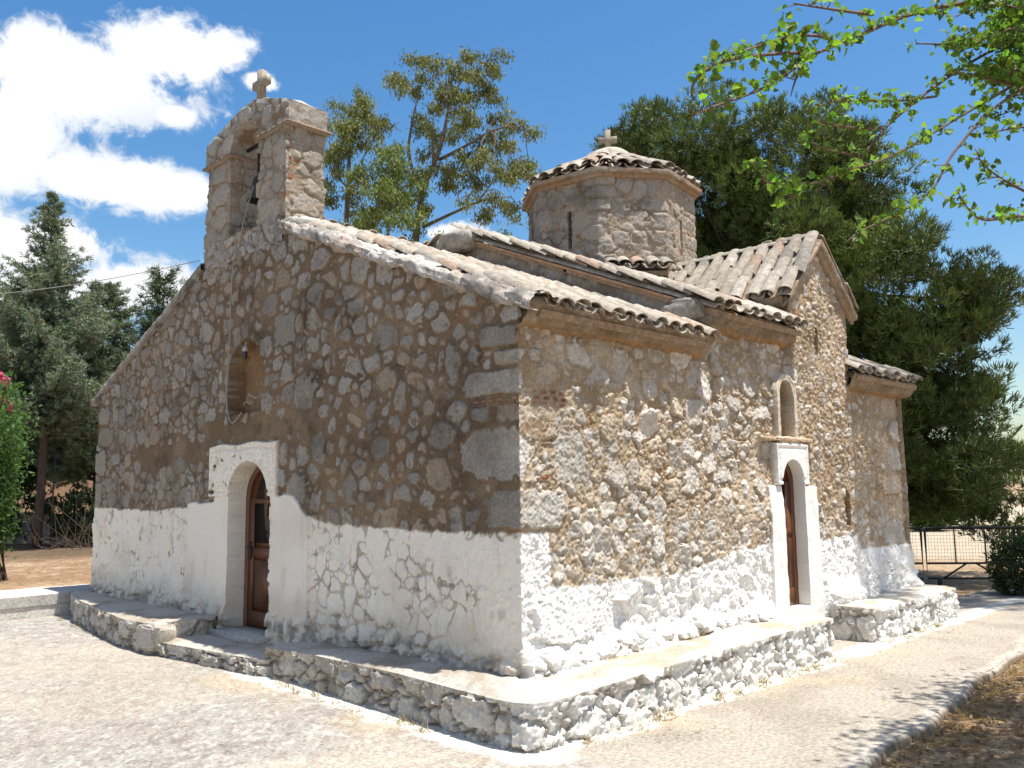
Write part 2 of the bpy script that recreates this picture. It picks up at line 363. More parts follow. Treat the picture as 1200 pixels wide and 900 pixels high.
# ------------------------------------------------------------------ the church
church = empty('church', (3.7, 4.2, 0), 'old rubble stone church with whitewashed base, belfry gable, tiled roofs and octagonal dome drum', 'church')
WY = 8.69; LX_ = 7.45
def hcol(u): return .0075 if -2.6 < u < 2.4 else (.0095 if -5.5 < u < 5 else .0115)
us = spaced([-WY, -5.5, -2.6, 0, 2.4, 5.0, LX_, LX_+.3], hcol); zs = np.arange(-.46, 4.24, .0088)
fixed = [  # corner blocks and other single stones as surveyed: u0,u1,z0,z1
    (-.46, .04, 2.42, 2.62), (-.31, .13, 2.27, 2.42), (-.69, .14, 2.05, 2.26), (-.58, -.31, 1.85, 1.98), (-.29, .40, 1.83, 1.98), (-.70, .17, 1.39, 1.81),
    (-.47, .59, 1.02, 1.33), (-1.12, .31, .57, .985), (-.53, .06, .10, .53), (.37, .79, 1.36, 1.79), (-3.68, -3.23, 2.85, 3.22), (-1.12, -.77, 1.31, 1.61),
    (.05, 1.0, .16, .55), (6.71, 7.35, 1.2, 1.48), (6.61, 7.32, .55, .88), (-8.69, -8.3, 1.6, 1.98), (-8.69, -8.42, .98, 1.55), (-8.69, -8.1, 2.02, 2.3), (-8.69, -8.2, 2.33, 2.6),
    (6.9, 7.45, 1.5, 1.85), (7.0, 7.45, 1.9, 2.2), (6.8, 7.45, 2.22, 2.5)]
bricks = []
for k in range(4):
    for q in range(6):
        if k < 3: bricks.append((-.56+.088*q+.03*(k % 2), -.56+.088*q+.084+.03*(k % 2), 1.972+.032*k, 2.002+.032*k))
        (k < 3 and q < 4) and bricks.append((.13+.105*q+.03*(k % 2), .13+.105*q+.098+.03*(k % 2), 1.965+.045*k, 2.007+.045*k))
for (u, z) in ((-.25, 1.35), (-.12, 1.345), (-2.0, 1.75), (-4.0, 2.05), (-3.8, 2.06), (-3.6, 2.03), (-5.9, 1.52), (-7.0, 1.5), (-1.2, 1.15), (-1.5, 1.2), (.28, 1.42), (.3, 1.66), (-5.15, 1.28), (-4.95, 1.25), (-6.4, 2.6), (1.8, 1.92), (-2.1, 2.1), (-3.5, 1.95)):
    bricks += [(u-.07, u+.07, z-.017, z+.012)]
fx = [((a+b)/2, (c+d)/2, (b-a)/2, (d-c)/2) for a, b, c, d in fixed+bricks]; nf = len(fx)
def okstone(u, z, s):
    if u < 0: return s < (.2 if u > -5 else .16) or z < 1.0
    return s < (.22 if z < .7 else .15) if u < 2.7 else s < (.125 if u < 4.35 else .085)
P = np.vstack([dart(-WY, 0, -.4, 4.25, [(.14, .20, 70, 1.9), (.075, .135, 5000, 2.1), (.05, .085, 14000, 2.0), (.022, .05, 16000, 1.9)], fx, .86, 5, okstone),
               dart(.02, LX_+.3, -.4, 4.2, [(.11, .17, 600, 1.6), (.06, .11, 5000, 1.8), (.035, .06, 20000, 1.9), (.016, .035, 26000, 1.9)], fx, .84, 6, okstone)[nf:]])
def mortw(U, Z):
    w = .004+.006*vn(U/.5, Z/.5, 61)
    mid = sm(-5.6, -4.6, U)*(U < 0)
    w = w+mid*(.006+.018*np.clip(fb(U, Z, .8, 4, 62), 0, 1))
    band = np.exp(-((Z-1.83-.03*np.sin(U*3))/.13)**2)*sm(-7.6, -6.8, U)*sm(-4.9, -5.4, U)
    band2 = np.exp(-((Z-2.03)/.11)**2)*sm(-5.4, -5, U)*sm(-2.6, -3.2, U)
    w = w+.10*np.clip(band+band2, 0, 1)+.03*sm(.3, .8, fb(U, Z, .55, 3, 63))*(U > 0)
    w = w+.012*sm(4.3, 4.5, U)*sm(.8, 1.3, Z)
    w = w+.028*np.clip(fb(U, Z, .1, 4, 64, .6), -1, 1)*(U > 0)+.013*fb(U, Z, .07, 4, 65, .6)*(U < 0)
    w = np.where((Z > 1.965) & (Z < 2.10) & (U > -.56) & (U < .56), .001, w)
    return w-.006*sm(1.1, .8, Z)
U, Z, I, e, lx, lz = relief(us, zs, P, mortw, nf)
rgs = np.random.default_rng(11); ns = len(P); rv = rgs.random((ns+1, 6))
stone = sm(0, .012, e); south = (U > 0).astype(float)
isb = (I >= len(fixed)) & (I < nf); big = (I >= 0) & (I < len(fixed))
# relief height
rough_s = .011*fb(U, Z, .06, 5, 71, .62)-.012*np.abs(fb(U, Z, .045, 3, 70))+.005*fb(U, Z, .018, 2, 72)
tilt = ((rv[I, 0]-.5)*lx+(rv[I, 1]-.5)*lz)*np.where(U > 0, .55, .3)
hs_w = .004+.011*rv[I, 2]; hs_s = .006+.014*rv[I, 2]
D = np.where(south > 0, hs_s, hs_w)*sm(0, np.where(big, .018, np.where(U > 0, .028, .016)), e)*np.where(isb, .7, 1.)+np.where(big, .15, 1)*tilt*stone*sm(0, .03, e)+np.where(big, (rv[I, 5]-.35)*.035, 0)*sm(0, .012, e)
D = D+stone*rough_s*np.where(south > 0, 1.1, .85)
D = D+(1-stone)*(.010*fb(U, Z, .12, 4, 73)+np.where(south > 0, .013, .006)*fb(U, Z, .03, 3, 74))
D = D-np.where(U > 0, .010, .006)*sm(.014, 0, np.abs(e+.004))*(vn(U/.2, Z/.2, 75) > .55)*(Z > 1.2)
D = D+.02*fb(U, Z, 1.1, 3, 76)
# crack
cr = np.abs(U+3.05-.12*(Z-3.2)-.05*fb(U*0+1, Z, .3, 4, 77)); D = D-.03*sm(.012, .003, cr)*(Z > 2.7)*(Z < 3.6)
# colour
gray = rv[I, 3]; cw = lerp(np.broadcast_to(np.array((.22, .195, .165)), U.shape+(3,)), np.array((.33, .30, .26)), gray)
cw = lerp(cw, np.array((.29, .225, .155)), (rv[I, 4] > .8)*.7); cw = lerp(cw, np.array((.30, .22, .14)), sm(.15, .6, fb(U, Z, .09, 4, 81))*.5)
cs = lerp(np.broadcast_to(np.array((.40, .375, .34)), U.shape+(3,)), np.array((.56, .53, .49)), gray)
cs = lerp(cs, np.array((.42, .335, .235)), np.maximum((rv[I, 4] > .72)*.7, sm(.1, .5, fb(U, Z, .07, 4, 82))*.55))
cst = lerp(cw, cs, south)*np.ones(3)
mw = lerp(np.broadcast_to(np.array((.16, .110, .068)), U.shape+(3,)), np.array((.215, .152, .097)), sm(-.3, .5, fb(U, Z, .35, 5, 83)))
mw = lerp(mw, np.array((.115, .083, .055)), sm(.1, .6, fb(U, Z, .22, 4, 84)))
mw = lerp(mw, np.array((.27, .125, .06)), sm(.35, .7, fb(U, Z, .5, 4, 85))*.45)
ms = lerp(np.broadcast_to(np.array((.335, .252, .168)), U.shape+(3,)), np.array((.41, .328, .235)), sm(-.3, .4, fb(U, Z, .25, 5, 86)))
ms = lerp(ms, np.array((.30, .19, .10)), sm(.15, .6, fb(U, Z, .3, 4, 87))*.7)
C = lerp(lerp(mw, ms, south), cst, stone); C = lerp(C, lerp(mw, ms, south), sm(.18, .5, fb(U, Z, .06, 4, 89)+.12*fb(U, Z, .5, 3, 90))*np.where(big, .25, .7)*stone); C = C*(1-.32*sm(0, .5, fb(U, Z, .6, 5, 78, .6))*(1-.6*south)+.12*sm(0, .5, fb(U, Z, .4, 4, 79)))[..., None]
C = np.where(isb[..., None], lerp(C, BRICK*(.7+.6*rv[I, 5])[..., None], stone), C)
grime = sm(.2, .7, fb(U/.6, Z/3, .3, 4, 88))*sm(2.2, 2.7, Z)*south; C = lerp(C, np.array((.25, .22, .19)), grime*.5)
# whitewash
zb = np.interp(us, [-8.69, -6.6, -5.60, -5.58, -4.9, -4.88, -3.4, -3.2, -2.95, -2.6, -1.2, -.4, 0, .30, .32, 2.0, 3.2, 3.67, 3.69, 3.97, 3.98, 4.43, 4.44, 4.70, 4.72, 5.75, 5.8, 7.45],
               [1.15, 1.12, 1.17, 1.22, 1.23, 1.30, 1.30, 1.30, 1.10, 1.03, .99, .99, 1.0, .99, .57, .56, .72, .74, 1.34, 1.34, 1.8, 1.8, 1.33, 1.33, .74, .74, .56, .56])[None]
soft = np.where((us > 3.66) & (us < 4.73), .004, np.where(us > 0, .010, .016))[None]
wsd = zb-Z+np.where((us > 3.66) & (us < 4.73), .004, .035)[None]*fb(U, Z, .12, 5, 91, .65)
wash = sm(-soft, soft*.6, wsd); fade = sm(.0, .16, zb-Z)
worn = sm(.38, .6, fb(U, Z, .2, 5, 92)+.15*sm(.3, 0, Z))*(1-.6*south); crev = (1-stone)*sm(.05, .35, fb(U, Z, .15, 4, 93)+.1)*sm(.0, -.008, e)
smoothblk = ((us > 3.66) & (us < 4.73))[None] & (Z < 1.82) | ((us > -5.58) & (us < -4.5))[None] & (Z < 1.3) & (Z > -.1) | ((us > -3.6) & (us < -2.9))[None] & (Z < 1.3)
smoothblk = smoothblk.astype(float)
Dw = D*np.where(south > 0, 1.15, .85)+.004*fb(U, Z, .03, 3, 94)
D = D*(1-wash)+wash*(Dw*(1-smoothblk)+smoothblk*(.026+.006*fb(U, Z, .12, 3, 95)+np.where(south > 0, .001, .002)*fb(U, Z, .03, 2, 96)))
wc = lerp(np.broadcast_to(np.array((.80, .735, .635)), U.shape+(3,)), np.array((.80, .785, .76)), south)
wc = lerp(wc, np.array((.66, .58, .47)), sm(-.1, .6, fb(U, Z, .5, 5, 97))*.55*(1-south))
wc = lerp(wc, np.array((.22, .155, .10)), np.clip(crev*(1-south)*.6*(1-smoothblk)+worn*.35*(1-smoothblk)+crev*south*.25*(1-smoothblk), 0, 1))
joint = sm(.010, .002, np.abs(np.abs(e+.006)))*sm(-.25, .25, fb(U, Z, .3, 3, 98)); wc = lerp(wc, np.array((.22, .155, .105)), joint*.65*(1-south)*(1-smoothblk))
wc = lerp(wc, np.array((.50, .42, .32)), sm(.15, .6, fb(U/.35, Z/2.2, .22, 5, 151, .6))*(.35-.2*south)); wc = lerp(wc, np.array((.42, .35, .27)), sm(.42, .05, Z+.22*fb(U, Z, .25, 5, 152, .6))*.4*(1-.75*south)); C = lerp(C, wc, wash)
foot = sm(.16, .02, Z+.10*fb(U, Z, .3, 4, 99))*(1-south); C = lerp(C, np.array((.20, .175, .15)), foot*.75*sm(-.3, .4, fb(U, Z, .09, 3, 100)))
D = D+foot*.03*sm(0, .02, e)+south*sm(.22, 0.02, Z+.06*fb(U, Z, .3, 3, 101))*(.05+.05*stone)*(us < 3.6)[None]
bul = south*np.exp(-((U-5.05)/.22)**2-((Z-.08)/.16)**2)+south*.8*np.exp(-((U-5.55)/.25)**2-((Z-.06)/.14)**2)+.8*south*np.exp(-((U-7.3)/.12)**2-((Z-.04)/.1)**2); D = D+.16*bul
# big steps of the plan: western bay, cross arm and eastern bay on the south side
D = D-.06*sm(2.63, 2.66, U)*sm(4.32, 4.29, U)*sm(1.0, 1.6, Z)-.07*sm(5.74, 5.78, U)*sm(.3, .7, Z)
# surrounds and openings
def rect(u0, u1, z0, z1): return np.maximum(np.maximum(u0-U, U-u1), np.maximum(z0-Z, Z-z1))
tr1 = rect(-5.0, -3.5, 1.30, 1.865+.0*U+.012*np.sin(U*9)); tr2 = rect(3.84, 4.54, 1.35, 1.79)
for tr, tone, pr_ in ((tr1, (.78, .71, .60), .045), (tr2, (.80, .79, .77), .028)):
    k = sm(.012, -.004, tr); D = D*(1-k)+k*(pr_+.004*fb(U, Z, .1, 4, 110)); C = lerp(C, lerp(np.broadcast_to(np.array(tone), C.shape), np.array((.55, .43, .30)), sm(.2, .7, fb(U, Z, .2, 5, 111))*.6*(1-south)), k)
    rim = sm(.02, .01, np.abs(tr+.05)); D = D-.014*rim*k
    pit = sm(.5, .58, fb(U, Z, .09, 3, 112))*k*(1-south); C = lerp(C, np.array((.12, .08, .05)), pit); D = D-.012*pit
ring = sm(.075, .06, arch_sdf(U, Z, 4.14, .15, 1.86, 2.33, 2.49)); D = D*(1-.8*ring)+.02*ring; C = lerp(C, np.array((.60, .54, .45)), ring*.8)
shelf = sm(.012, 0, rect(3.60, 4.64, 1.815, 1.85)+.008*fb(U, Z, .1, 3, 113)); D = D*(1-shelf)+(.036+.02*fb(U, Z, .07, 3, 114))*shelf; C = lerp(C, np.array((.42, .30, .20)), shelf)
OPEN = [(-4.10, .44, -.16, 1.26, 1.67, .245, 'w'), (4.185, .235, .05, 1.37, 1.62, .17, 'w'), (4.14, .15, 1.865, 2.33, 2.49, .14, 'o'), (-4.28, .375, 2.2, 2.68, 3.03, .20, 'o'),
        (5.53, .07, .86, 1.2, 1.28, .08, 'o'), (4.935, .035, 2.85, 3.15, 3.17, .06, 'o')]
Uo = U.copy(); Zo = Z.copy(); regid = np.zeros(U.shape, int)
for k, (uc, hw, zb_, zsp, zt, dep, kind) in enumerate(OPEN):
    wob = .006*fb(U, Z, .12, 3, 120+k) if kind == 'w' else .012*fb(U, Z, .1, 3, 120+k)
    s = arch_sdf(U, Z, uc, hw, zb_, zsp, zt)+wob
    near = np.abs(s) < .0105
    gz_, gu_ = np.gradient(s); du = np.gradient(us)[None]; dz = .0088
    gu_ = gu_/du; gz_ = gz_/dz; g2 = gu_**2+gz_**2+1e-6
    tgt = np.where(s < 0, -.0015, .0015); Uo = np.where(near, U+(tgt-s)*gu_/g2, Uo); Zo = np.where(near, Z+(tgt-s)*gz_/g2, Zo)
    ins = s < 0
    D = np.where(ins, -dep+.006*fb(U, Z, .1, 4, 130+k), D); regid[ins] = k+1
    if kind == 'o':
        cc = lerp(np.broadcast_to(np.array((.24, .145, .075)), C.shape), np.array((.34, .24, .15)), sm(-.3, .5, fb(U, Z, .2, 5, 140))) if k != 2 else lerp(np.broadcast_to(np.array((.33, .235, .15)), C.shape), np.array((.42, .34, .26)), sm(-.3, .5, fb(U, Z, .2, 5, 141)))
        C = np.where(ins[..., None], cc, C)
    else: C = np.where(ins[..., None], np.array((.74, .68, .59)), C)
yw = -us
zt_w = 2.73+.395*np.minimum(yw, WY-yw); zt_w = np.where((yw > 3.40) & (yw < 5.40), 4.22, zt_w)
zt_s = np.interp(us, [0, 2.64, 2.65, 4.3, 4.31, 5.03, 5.75, 5.76, 7.75], [2.74, 2.74, 3.04, 3.04, 3.42, 4.12, 3.44, 2.66, 2.66])
ztop = np.where(us < 0, zt_w, zt_s)
alpha = 1-.72*wash*(1-.0*south)
path = [(-WY, 0, WY), (0, 0, 0), (LX_, LX_, 0), (LX_+.3, LX_, .3)]
V = ribbon(path, us, zs, D, ztop)
dU = Uo-U; wmask = us < 0
V[..., 1] += np.where(wmask[None], -dU, 0); V[..., 0] += np.where(~wmask[None], dU, 0); V[..., 2] += np.where(Z < ztop[None]-.01, Zo-Z, 0)
# slight taper: walls lean in by 1 cm per metre like the real ones
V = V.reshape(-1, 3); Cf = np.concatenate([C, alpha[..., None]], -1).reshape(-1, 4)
F = gridF(*U.shape); idx = F[:, 0]; zr = idx//len(us); ur = idx % len(us)
keep = zs[zr] < np.maximum(ztop[ur], ztop[np.minimum(ur+1, len(us)-1)])+.0
F = F[keep]
trs = ((tr1 < .004) | (tr2 < .004)).ravel(); reg = regid.ravel()
fs = trs[F].all(1) & (reg[F] == 0).all(1); fw = (reg[F] == 3).any(1); fn = (reg[F] == 4).any(1)
s1 = fs & (F[:, 0] % len(us) < np.searchsorted(us, 0)); s2 = fs & ~s1
def part(name, m, lab=None, sharp=48):
    v, f, c = sub(V, F[m], Cf); o = mk(name, v, f, M_wall, church, c, True, sharp)
    if lab: o['label'] = lab
    return o
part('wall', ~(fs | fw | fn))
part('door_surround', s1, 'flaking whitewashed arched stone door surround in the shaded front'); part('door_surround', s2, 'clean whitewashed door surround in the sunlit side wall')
part('window', fw, 'small round-headed blocked window above the side door'); part('niche', fn, 'round-headed brown niche above the front door')
del U, Z, Uo, Zo, D, C, V, cw, cs, cst, mw, ms, wc

# plain north and east walls (same masonry, coarser)
def rubble(path, ztop_f, h, zlo, zhi, sizes, seed, mat, name, stonec, mortc, keepk=.84, hgt=.02, mw_=.006, parent=church, fixed=(), slit=None, rough=1., sharp=48, mid=None, noisef=1.):
    pu = [p[0] for p in path]; us = spaced(pu, lambda u: h); zs = np.arange(zlo, zhi+h, h)
    fx = [((a+b)/2, (c+d)/2, (b-a)/2, (d-c)/2) for a, b, c, d in fixed]
    P = dart(pu[0], pu[-1], zlo, zhi, sizes, fx, keepk, seed)
    U, Z, I, e, lx, lz = relief(us, zs, P, lambda U, Z: mw_*(1+1.3*fb(U, Z, .3, 4, seed))+.004*fb(U, Z, .06, 3, seed+1), len(fx), warp=.022)
    rv = np.random.default_rng(seed).random((len(P)+1, 6)); stone = sm(0, .012, e)
    D = (hgt*(.4+.9*rv[I, 2]))*sm(0, .03, e)+((rv[I, 0]-.5)*.25*lx+(rv[I, 1]-.5)*.25*lz)*stone+rough*(.009*fb(U, Z, .05, 4, seed+2)+.005*fb(U, Z, .02, 2, seed+3))+.012*fb(U, Z, .6, 3, seed+4)*noisef
    a, b = (np.array(c) for c in stonec); C = lerp(np.broadcast_to(a, U.shape+(3,)), b, rv[I, 3]); C = lerp(C, np.array((.38, .29, .2)), sm(.1, .6, fb(U, Z, .12, 4, seed+5))*.5)
    m = lerp(np.broadcast_to(np.array(mortc), U.shape+(3,)), np.array(mortc)*1.35, sm(-.3, .4, fb(U, Z, .25, 4, seed+6))); C = lerp(m, C, stone)
    sml = (P[:, 2]*P[:, 3] < .0035)[I] if len(P) else 0
    C = np.where(((rv[I, 5] > .88) & (e > 0) & sml)[..., None], BRICK*1.1, C); C = lerp(C, m, sm(.1, .5, fb(U, Z, .09, 5, seed+8, .6))*.6); C = C*(1-.38*sm(.0, .5, fb(U, Z*.6, .35, 5, seed+9, .6)))[..., None]; C = lerp(C, np.array((.085, .07, .055)), sm(.006, -.001, e+.001)*sm(-.01, .001, e)*sm(-.1, .3, fb(U, Z, .2, 3, seed+10))*.7)
    if slit:
        for (uc, hw, za, zb_, dep) in slit:
            ins = (np.abs(U-uc) < hw) & (Z > za) & (Z < zb_); D = np.where(ins, -dep, D); C = np.where(ins[..., None], np.array((.06, .045, .035)) if dep > .15 else np.array((.3, .24, .17)), C)
    if mid: D, C = mid(U, Z, D, C)
    zt = ztop_f(us); V = ribbon(path, us, zs, D, zt); F = gridF(*U.shape); zr = F[:, 0]//len(us); ur = F[:, 0] % len(us)
    F = F[zs[zr] < np.maximum(zt[ur], zt[np.minimum(ur+1, len(us)-1)])]
    v, f, c = sub(V.reshape(-1, 3), F, C.reshape(-1, 3)); return mk(name, v, f, mat, parent, c, True, sharp)
STN = ((.28, .265, .25), (.38, .355, .325)); MOR = (.20, .14, .09)
rubble([(0, LX_-.03, .27), (7.2, LX_, 7.4), (7.2+4.8, 2.64, 7.4), (7.2+4.8+1.29, 2.64, WY), (7.2+4.8+1.29+2.64, 0, WY)], lambda u: np.where(u < 7.2, 2.66+.38*np.minimum(u, 7.4-np.minimum(u, 7.4)), np.where(u < 12, 3.0, 2.73)), .04, -.45, 4.2,
       [(.1, .18, 1500, 1.6), (.05, .1, 4000, 1.6)], 201, M_wall, 'wall', STN, MOR)

# west gable of the nave rising behind the lower front roof
NY = 7.45; NA = 3.72
def naos_top(y): return 3.06+.415*np.minimum(y, NY-y)
rubble([(-NY, 2.62, NY), (0, 2.62, -.02)], lambda u: naos_top(-u), .016, 2.55, 4.75, [(.08, .14, 300, 1.6), (.04, .08, 900, 1.7)], 211, M_lime, 'wall',
       ((.27, .255, .235), (.36, .33, .29)), (.25, .21, .165), mw_=.028, hgt=.015, sharp=60)
# cross arm: west side wall and east side wall above the bay roofs
BLK = ((.36, .345, .325), (.44, .41, .375)); BM = (.32, .23, .15)
for x0, sgn in ((4.315, 1), (5.745, -1)):
    pth = [(0, x0, 2.2), (2.2, x0, .0)] if sgn > 0 else [(0, x0, 0.), (2.2, x0, 2.2)]
    rubble(pth, lambda u: 3.42+0*u, .014, 2.6, 3.44, [(.1, .17, 60, 1.8), (.05, .09, 300, 1.8)], 221+sgn, M_wall, 'wall', BLK, BM, mw_=.006)

# belfry ---------------------------------------------------------------
bt = empty('bell_tower', (0.23, 4.4, 4.15), None, None); bt.parent = church; bt.location = Vector((0.23, 4.4, 4.15))-Vector(church.location)
BT0 = Vector((0.23, 4.4, 4.15))
def to_bt(o): o.parent = bt; o.location = -BT0; return o
def pier(y0, y1, seed, dx, fixed=()):
    w = y1-y0; c = .02
    pth = [(0, dx, y1), (dx, 0, y1), (dx+w, 0, y0), (2*dx+w, dx, y0), (2*dx+2*w, dx, y1)]
    return to_bt(rubble(pth, lambda u: 5.30+0*u, .0115, 3.9, 5.32, [(.11, .17, 120, 1.5), (.07, .11, 700, 1.7), (.03, .06, 2500, 1.8)], seed, M_wall, 'pier', ((.27, .24, .205), (.35, .31, .26)), (.23, .175, .12), hgt=.011, mw_=.005, fixed=fixed, parent=None, sharp=55))
pier(4.76, 5.34, 301, .40, [(0.5, .98, 4.72, 5.02), (.47, .9, 5.04, 5.3)]); pier(3.48, 4.07, 302, .47, [(.5, .75, 5.0, 5.28), (.47, 1.0, 4.2, 4.55), (1.1, 1.5, 4.3, 4.6), (1.08, 1.16, 4.78, 4.81), (1.08, 1.18, 4.82, 4.85), (1.08, 1.15, 4.86, 4.89), (1.08, 1.17, 4.9, 4.93)])
rubble([(0, .0, 5.30), (1.9, .0, 3.5)], lambda u: 4.30+.02*np.sin(u*9), .012, 4.0, 4.32, [(.07, .13, 100, 1.6), (.04, .06, 300, 1.6)], 303, M_wall, 'sill', STN, MOR, parent=None).name = 'sill'
o = bpy.data.objects['sill']; to_bt(o)
mb = MB(); mb.box((.24, 4.42, 4.26), (.42, .72, .07), colr=(.3, .25, .2)); to_bt(mb.build('opening_base', M_wall, None))
# arch block with a segmental gable top
def belfry_head():
    ys = np.linspace(3.44, 5.40, 90); x0, x1 = -.01, .48
    top = np.interp(ys, [3.44, 3.7, 4.0, 4.25, 4.5, 4.8, 5.1, 5.4], [5.55, 5.66, 5.78, 5.83, 5.82, 5.77, 5.69, 5.60])
    top = top+.03*fb(ys, ys*0, .22, 4, 341)
    r = .345; yc = 4.42; bot = np.where(np.abs(ys-yc) < r, 5.325+np.sqrt(np.maximum(r*r-(ys-yc)**2, 0))*.80, 5.325)
    nz = 26; nxx = 22; V = []; C = []; Fs = []; n = 0
    def sheet(A, cc):
        nonlocal n
        V.append(A.reshape(-1, 3)); C.append(cc.reshape(-1, 3)); Fs.append(gridF(*A.shape[:2])+n); n += A.shape[0]*A.shape[1]
    tt = np.linspace(0, 1, nz)
    Pq = dart(-1, 6, -1, 7, [(.09, .15, 9000, 1.7), (.05, .09, 9000, 1.7)], [], .86, 310)
    gu = np.arange(-.6, 6, .014); gz = np.arange(-.6, 6.4, .014); _, _, Iq, eq, _, _ = relief(gu, gz, Pq, lambda U, Z: .004+.008*fb(U, Z, .1, 3, 312), 0, warp=.025); rq_ = np.random.default_rng(313).random((len(Pq)+1, 4))
    def look(a, b): i = np.clip(((a+.6)/.014).astype(int), 0, len(gu)-1); j = np.clip(((b+.6)/.014).astype(int), 0, len(gz)-1); return Iq[j, i], eq[j, i]
    def rel(a, b, s, w=1.): I_, e_ = look(a, b); return w*((.012+.022*rq_[I_, 2])*sm(0, .02, e_)+.014*fb(a, b, .08, 4, s)-.006)
    def base(a, b, s):
        I_, e_ = look(a, b); c = lerp(np.broadcast_to(np.array((.28, .26, .23)), a.shape+(3,)), np.array((.40, .365, .315)), rq_[I_, 1]); c = lerp(c, np.array((.17, .16, .15)), sm(.05, .5, fb(a, b, .15, 4, s+5))*.5)
        return lerp(np.broadcast_to(np.array((.22, .155, .10)), a.shape+(3,)), c, sm(-.004, .008, e_))
    YY = np.broadcast_to(ys, (nz, 90)); ZZ = bot+(top-bot)*tt[:, None]
    for xf, sg in ((x0, -1), (x1, 1)):
        wn = (sm(0, .04, np.minimum(YY-ys[0], ys[-1]-YY))*np.minimum(1, 6*np.minimum(tt, 1-tt))[:, None]); d = rel(YY, ZZ, 311+sg, wn); A = np.stack([xf+sg*d, YY, ZZ], -1); sheet(A if sg > 0 else A[:, ::-1], base(YY, ZZ, 5) if sg > 0 else base(YY, ZZ, 5)[:, ::-1])
    xx = np.linspace(x0-.0, x1, nxx); XX = np.broadcast_to(xx[:, None], (nxx, 90)); YX = np.broadcast_to(ys, (nxx, 90))
    sheet(np.stack([XX, YX, top+(.02+.035*fb(XX, YX, .16, 4, 321))*np.sin(np.clip((XX-x0)/(x1-x0), 0, 1)*math.pi)**.6*sm(0, .06, YX-ys[0])*sm(0, .06, ys[-1]-YX)], -1)[:, ::-1], base(YX, XX, 7)*1.12)
    sheet(np.stack([XX, YX, bot+.006*fb(XX, YX, .1, 3, 322)], -1), base(YX, XX, 8))
    for k, yy in ((0, ys[0]), (89, ys[-1])):
        zz = np.linspace(bot[k], top[k], nz); A = np.stack([np.broadcast_to(xx, (nz, nxx)), yy+(-1 if k == 0 else 1)*.01*fb(np.broadcast_to(xx, (nz, nxx)), np.broadcast_to(zz[:, None], (nz, nxx)), .12, 3, 331), np.broadcast_to(zz[:, None], (nz, nxx))], -1)
        sheet(A if k == 0 else A[:, ::-1], base(A[..., 0], A[..., 2], 9) if k == 0 else base(A[..., 0], A[..., 2], 9)[:, ::-1])
    return mk('arch', np.vstack(V), np.vstack(Fs), M_wall, None, np.vstack(C), True, 50)
to_bt(belfry_head())
for (y0, y1) in ((3.405, 4.10), (4.74, 5.43)):
    mb = MB()           # thin brick string course on each pier
    n = int((y1-y0)/.11)
    for k in range(n):
        yy = y0+(k+.5)*(y1-y0)/n; mb.box((.235, yy, 5.312+random.uniform(-.003, .003)), (.565+random.uniform(-.015, .015), (y1-y0)/n-.004, .03), colr=(.26+random.uniform(-.05, .05), .19, .135))
    mb.box((.235, (y0+y1)/2, 5.309), (.55, y1-y0-.012, .03), colr=(.3, .24, .18))
    to_bt(mb.build('string_course', M_wall, None))
def cross(cx, cy, z0, w, h, t, ax, lab=None):
    a = np.array([math.cos(ax), math.sin(ax), 0]); b = np.array([-a[1], a[0], 0]); z = np.array([0, 0, 1.]); s = w*.27/2; zc = z0+h*.62
    pts = [(-s*1.1, 0), (s*1.1, 0), (s*.95, zc-s-z0), (w/2, zc-s*1.12-z0), (w/2, zc+s*1.12-z0), (s*.95, zc+s-z0), (s*1.12, h), (-s*1.12, h), (-s*.95, zc+s-z0), (-w/2, zc+s*1.12-z0), (-w/2, zc-s*1.12-z0), (-s*.95, zc-s-z0)]
    P = np.array([cx, cy, z0])+np.array([p[0]*a+p[1]*z for p in pts]); k = 12; Vv = np.vstack([P-b*t/2, P+b*t/2])
    F4 = [(i, (i+1) % k, k+(i+1) % k, k+i) for i in range(k)]; Q = [(0, 1, 2, 11), (2, 3, 4, 5), (2, 5, 8, 11), (8, 9, 10, 11), (5, 6, 7, 8)]
    F4 += [q[::-1] for q in Q]+[tuple(i+k for i in q) for q in Q]
    m = MB(); m.add(Vv, F4, c=(.29, .25, .20)); return m.build('cross', M_stonecross, None)
to_bt(cross(.14, 4.33, 5.86, .31, .40, .075, R(90)))
# bell: hangs free, a thing of its own
bell = empty('bell', (.20, 4.46, 4.72), 'dark bronze bell hanging in the belfry arch', 'bell')
BX, BY = .20, 4.46
prof = [(.0, .30), (.05, .295), (.075, .26), (.085, .18), (.10, .10), (.125, .04), (.15, .0), (.135, .005), (.10, .07), (.0, .22)]
Vb = []; n = 24
for r, z in prof: Vb += [(BX+.85*r*math.cos(2*math.pi*k/n), BY+.85*r*math.sin(2*math.pi*k/n), 4.72+z) for k in range(n)]
Fb = [(i*n+j, i*n+(j+1) % n, (i+1)*n+(j+1) % n, (i+1)*n+j) for i in range(len(prof)-1) for j in range(n)]
m = MB(); m.add(Vb, Fb); m.build('bell_body', M_bronze, bell, True)
m = MB(); m.tube([(BX, BY, 4.98), (BX, BY, 5.42)], .018); m.tube([(BX, 4.06, 5.42), (BX, 4.78, 5.42)], .022); m.build('hanger', M_iron, bell)
m = MB(); m.tube([(BX, BY, 4.95), (BX, BY, 4.74)], [.008, .01]); m.tube([(BX, BY, 4.745), (BX, BY, 4.70)], [.02, .024]); m.build('clapper', M_iron, bell)

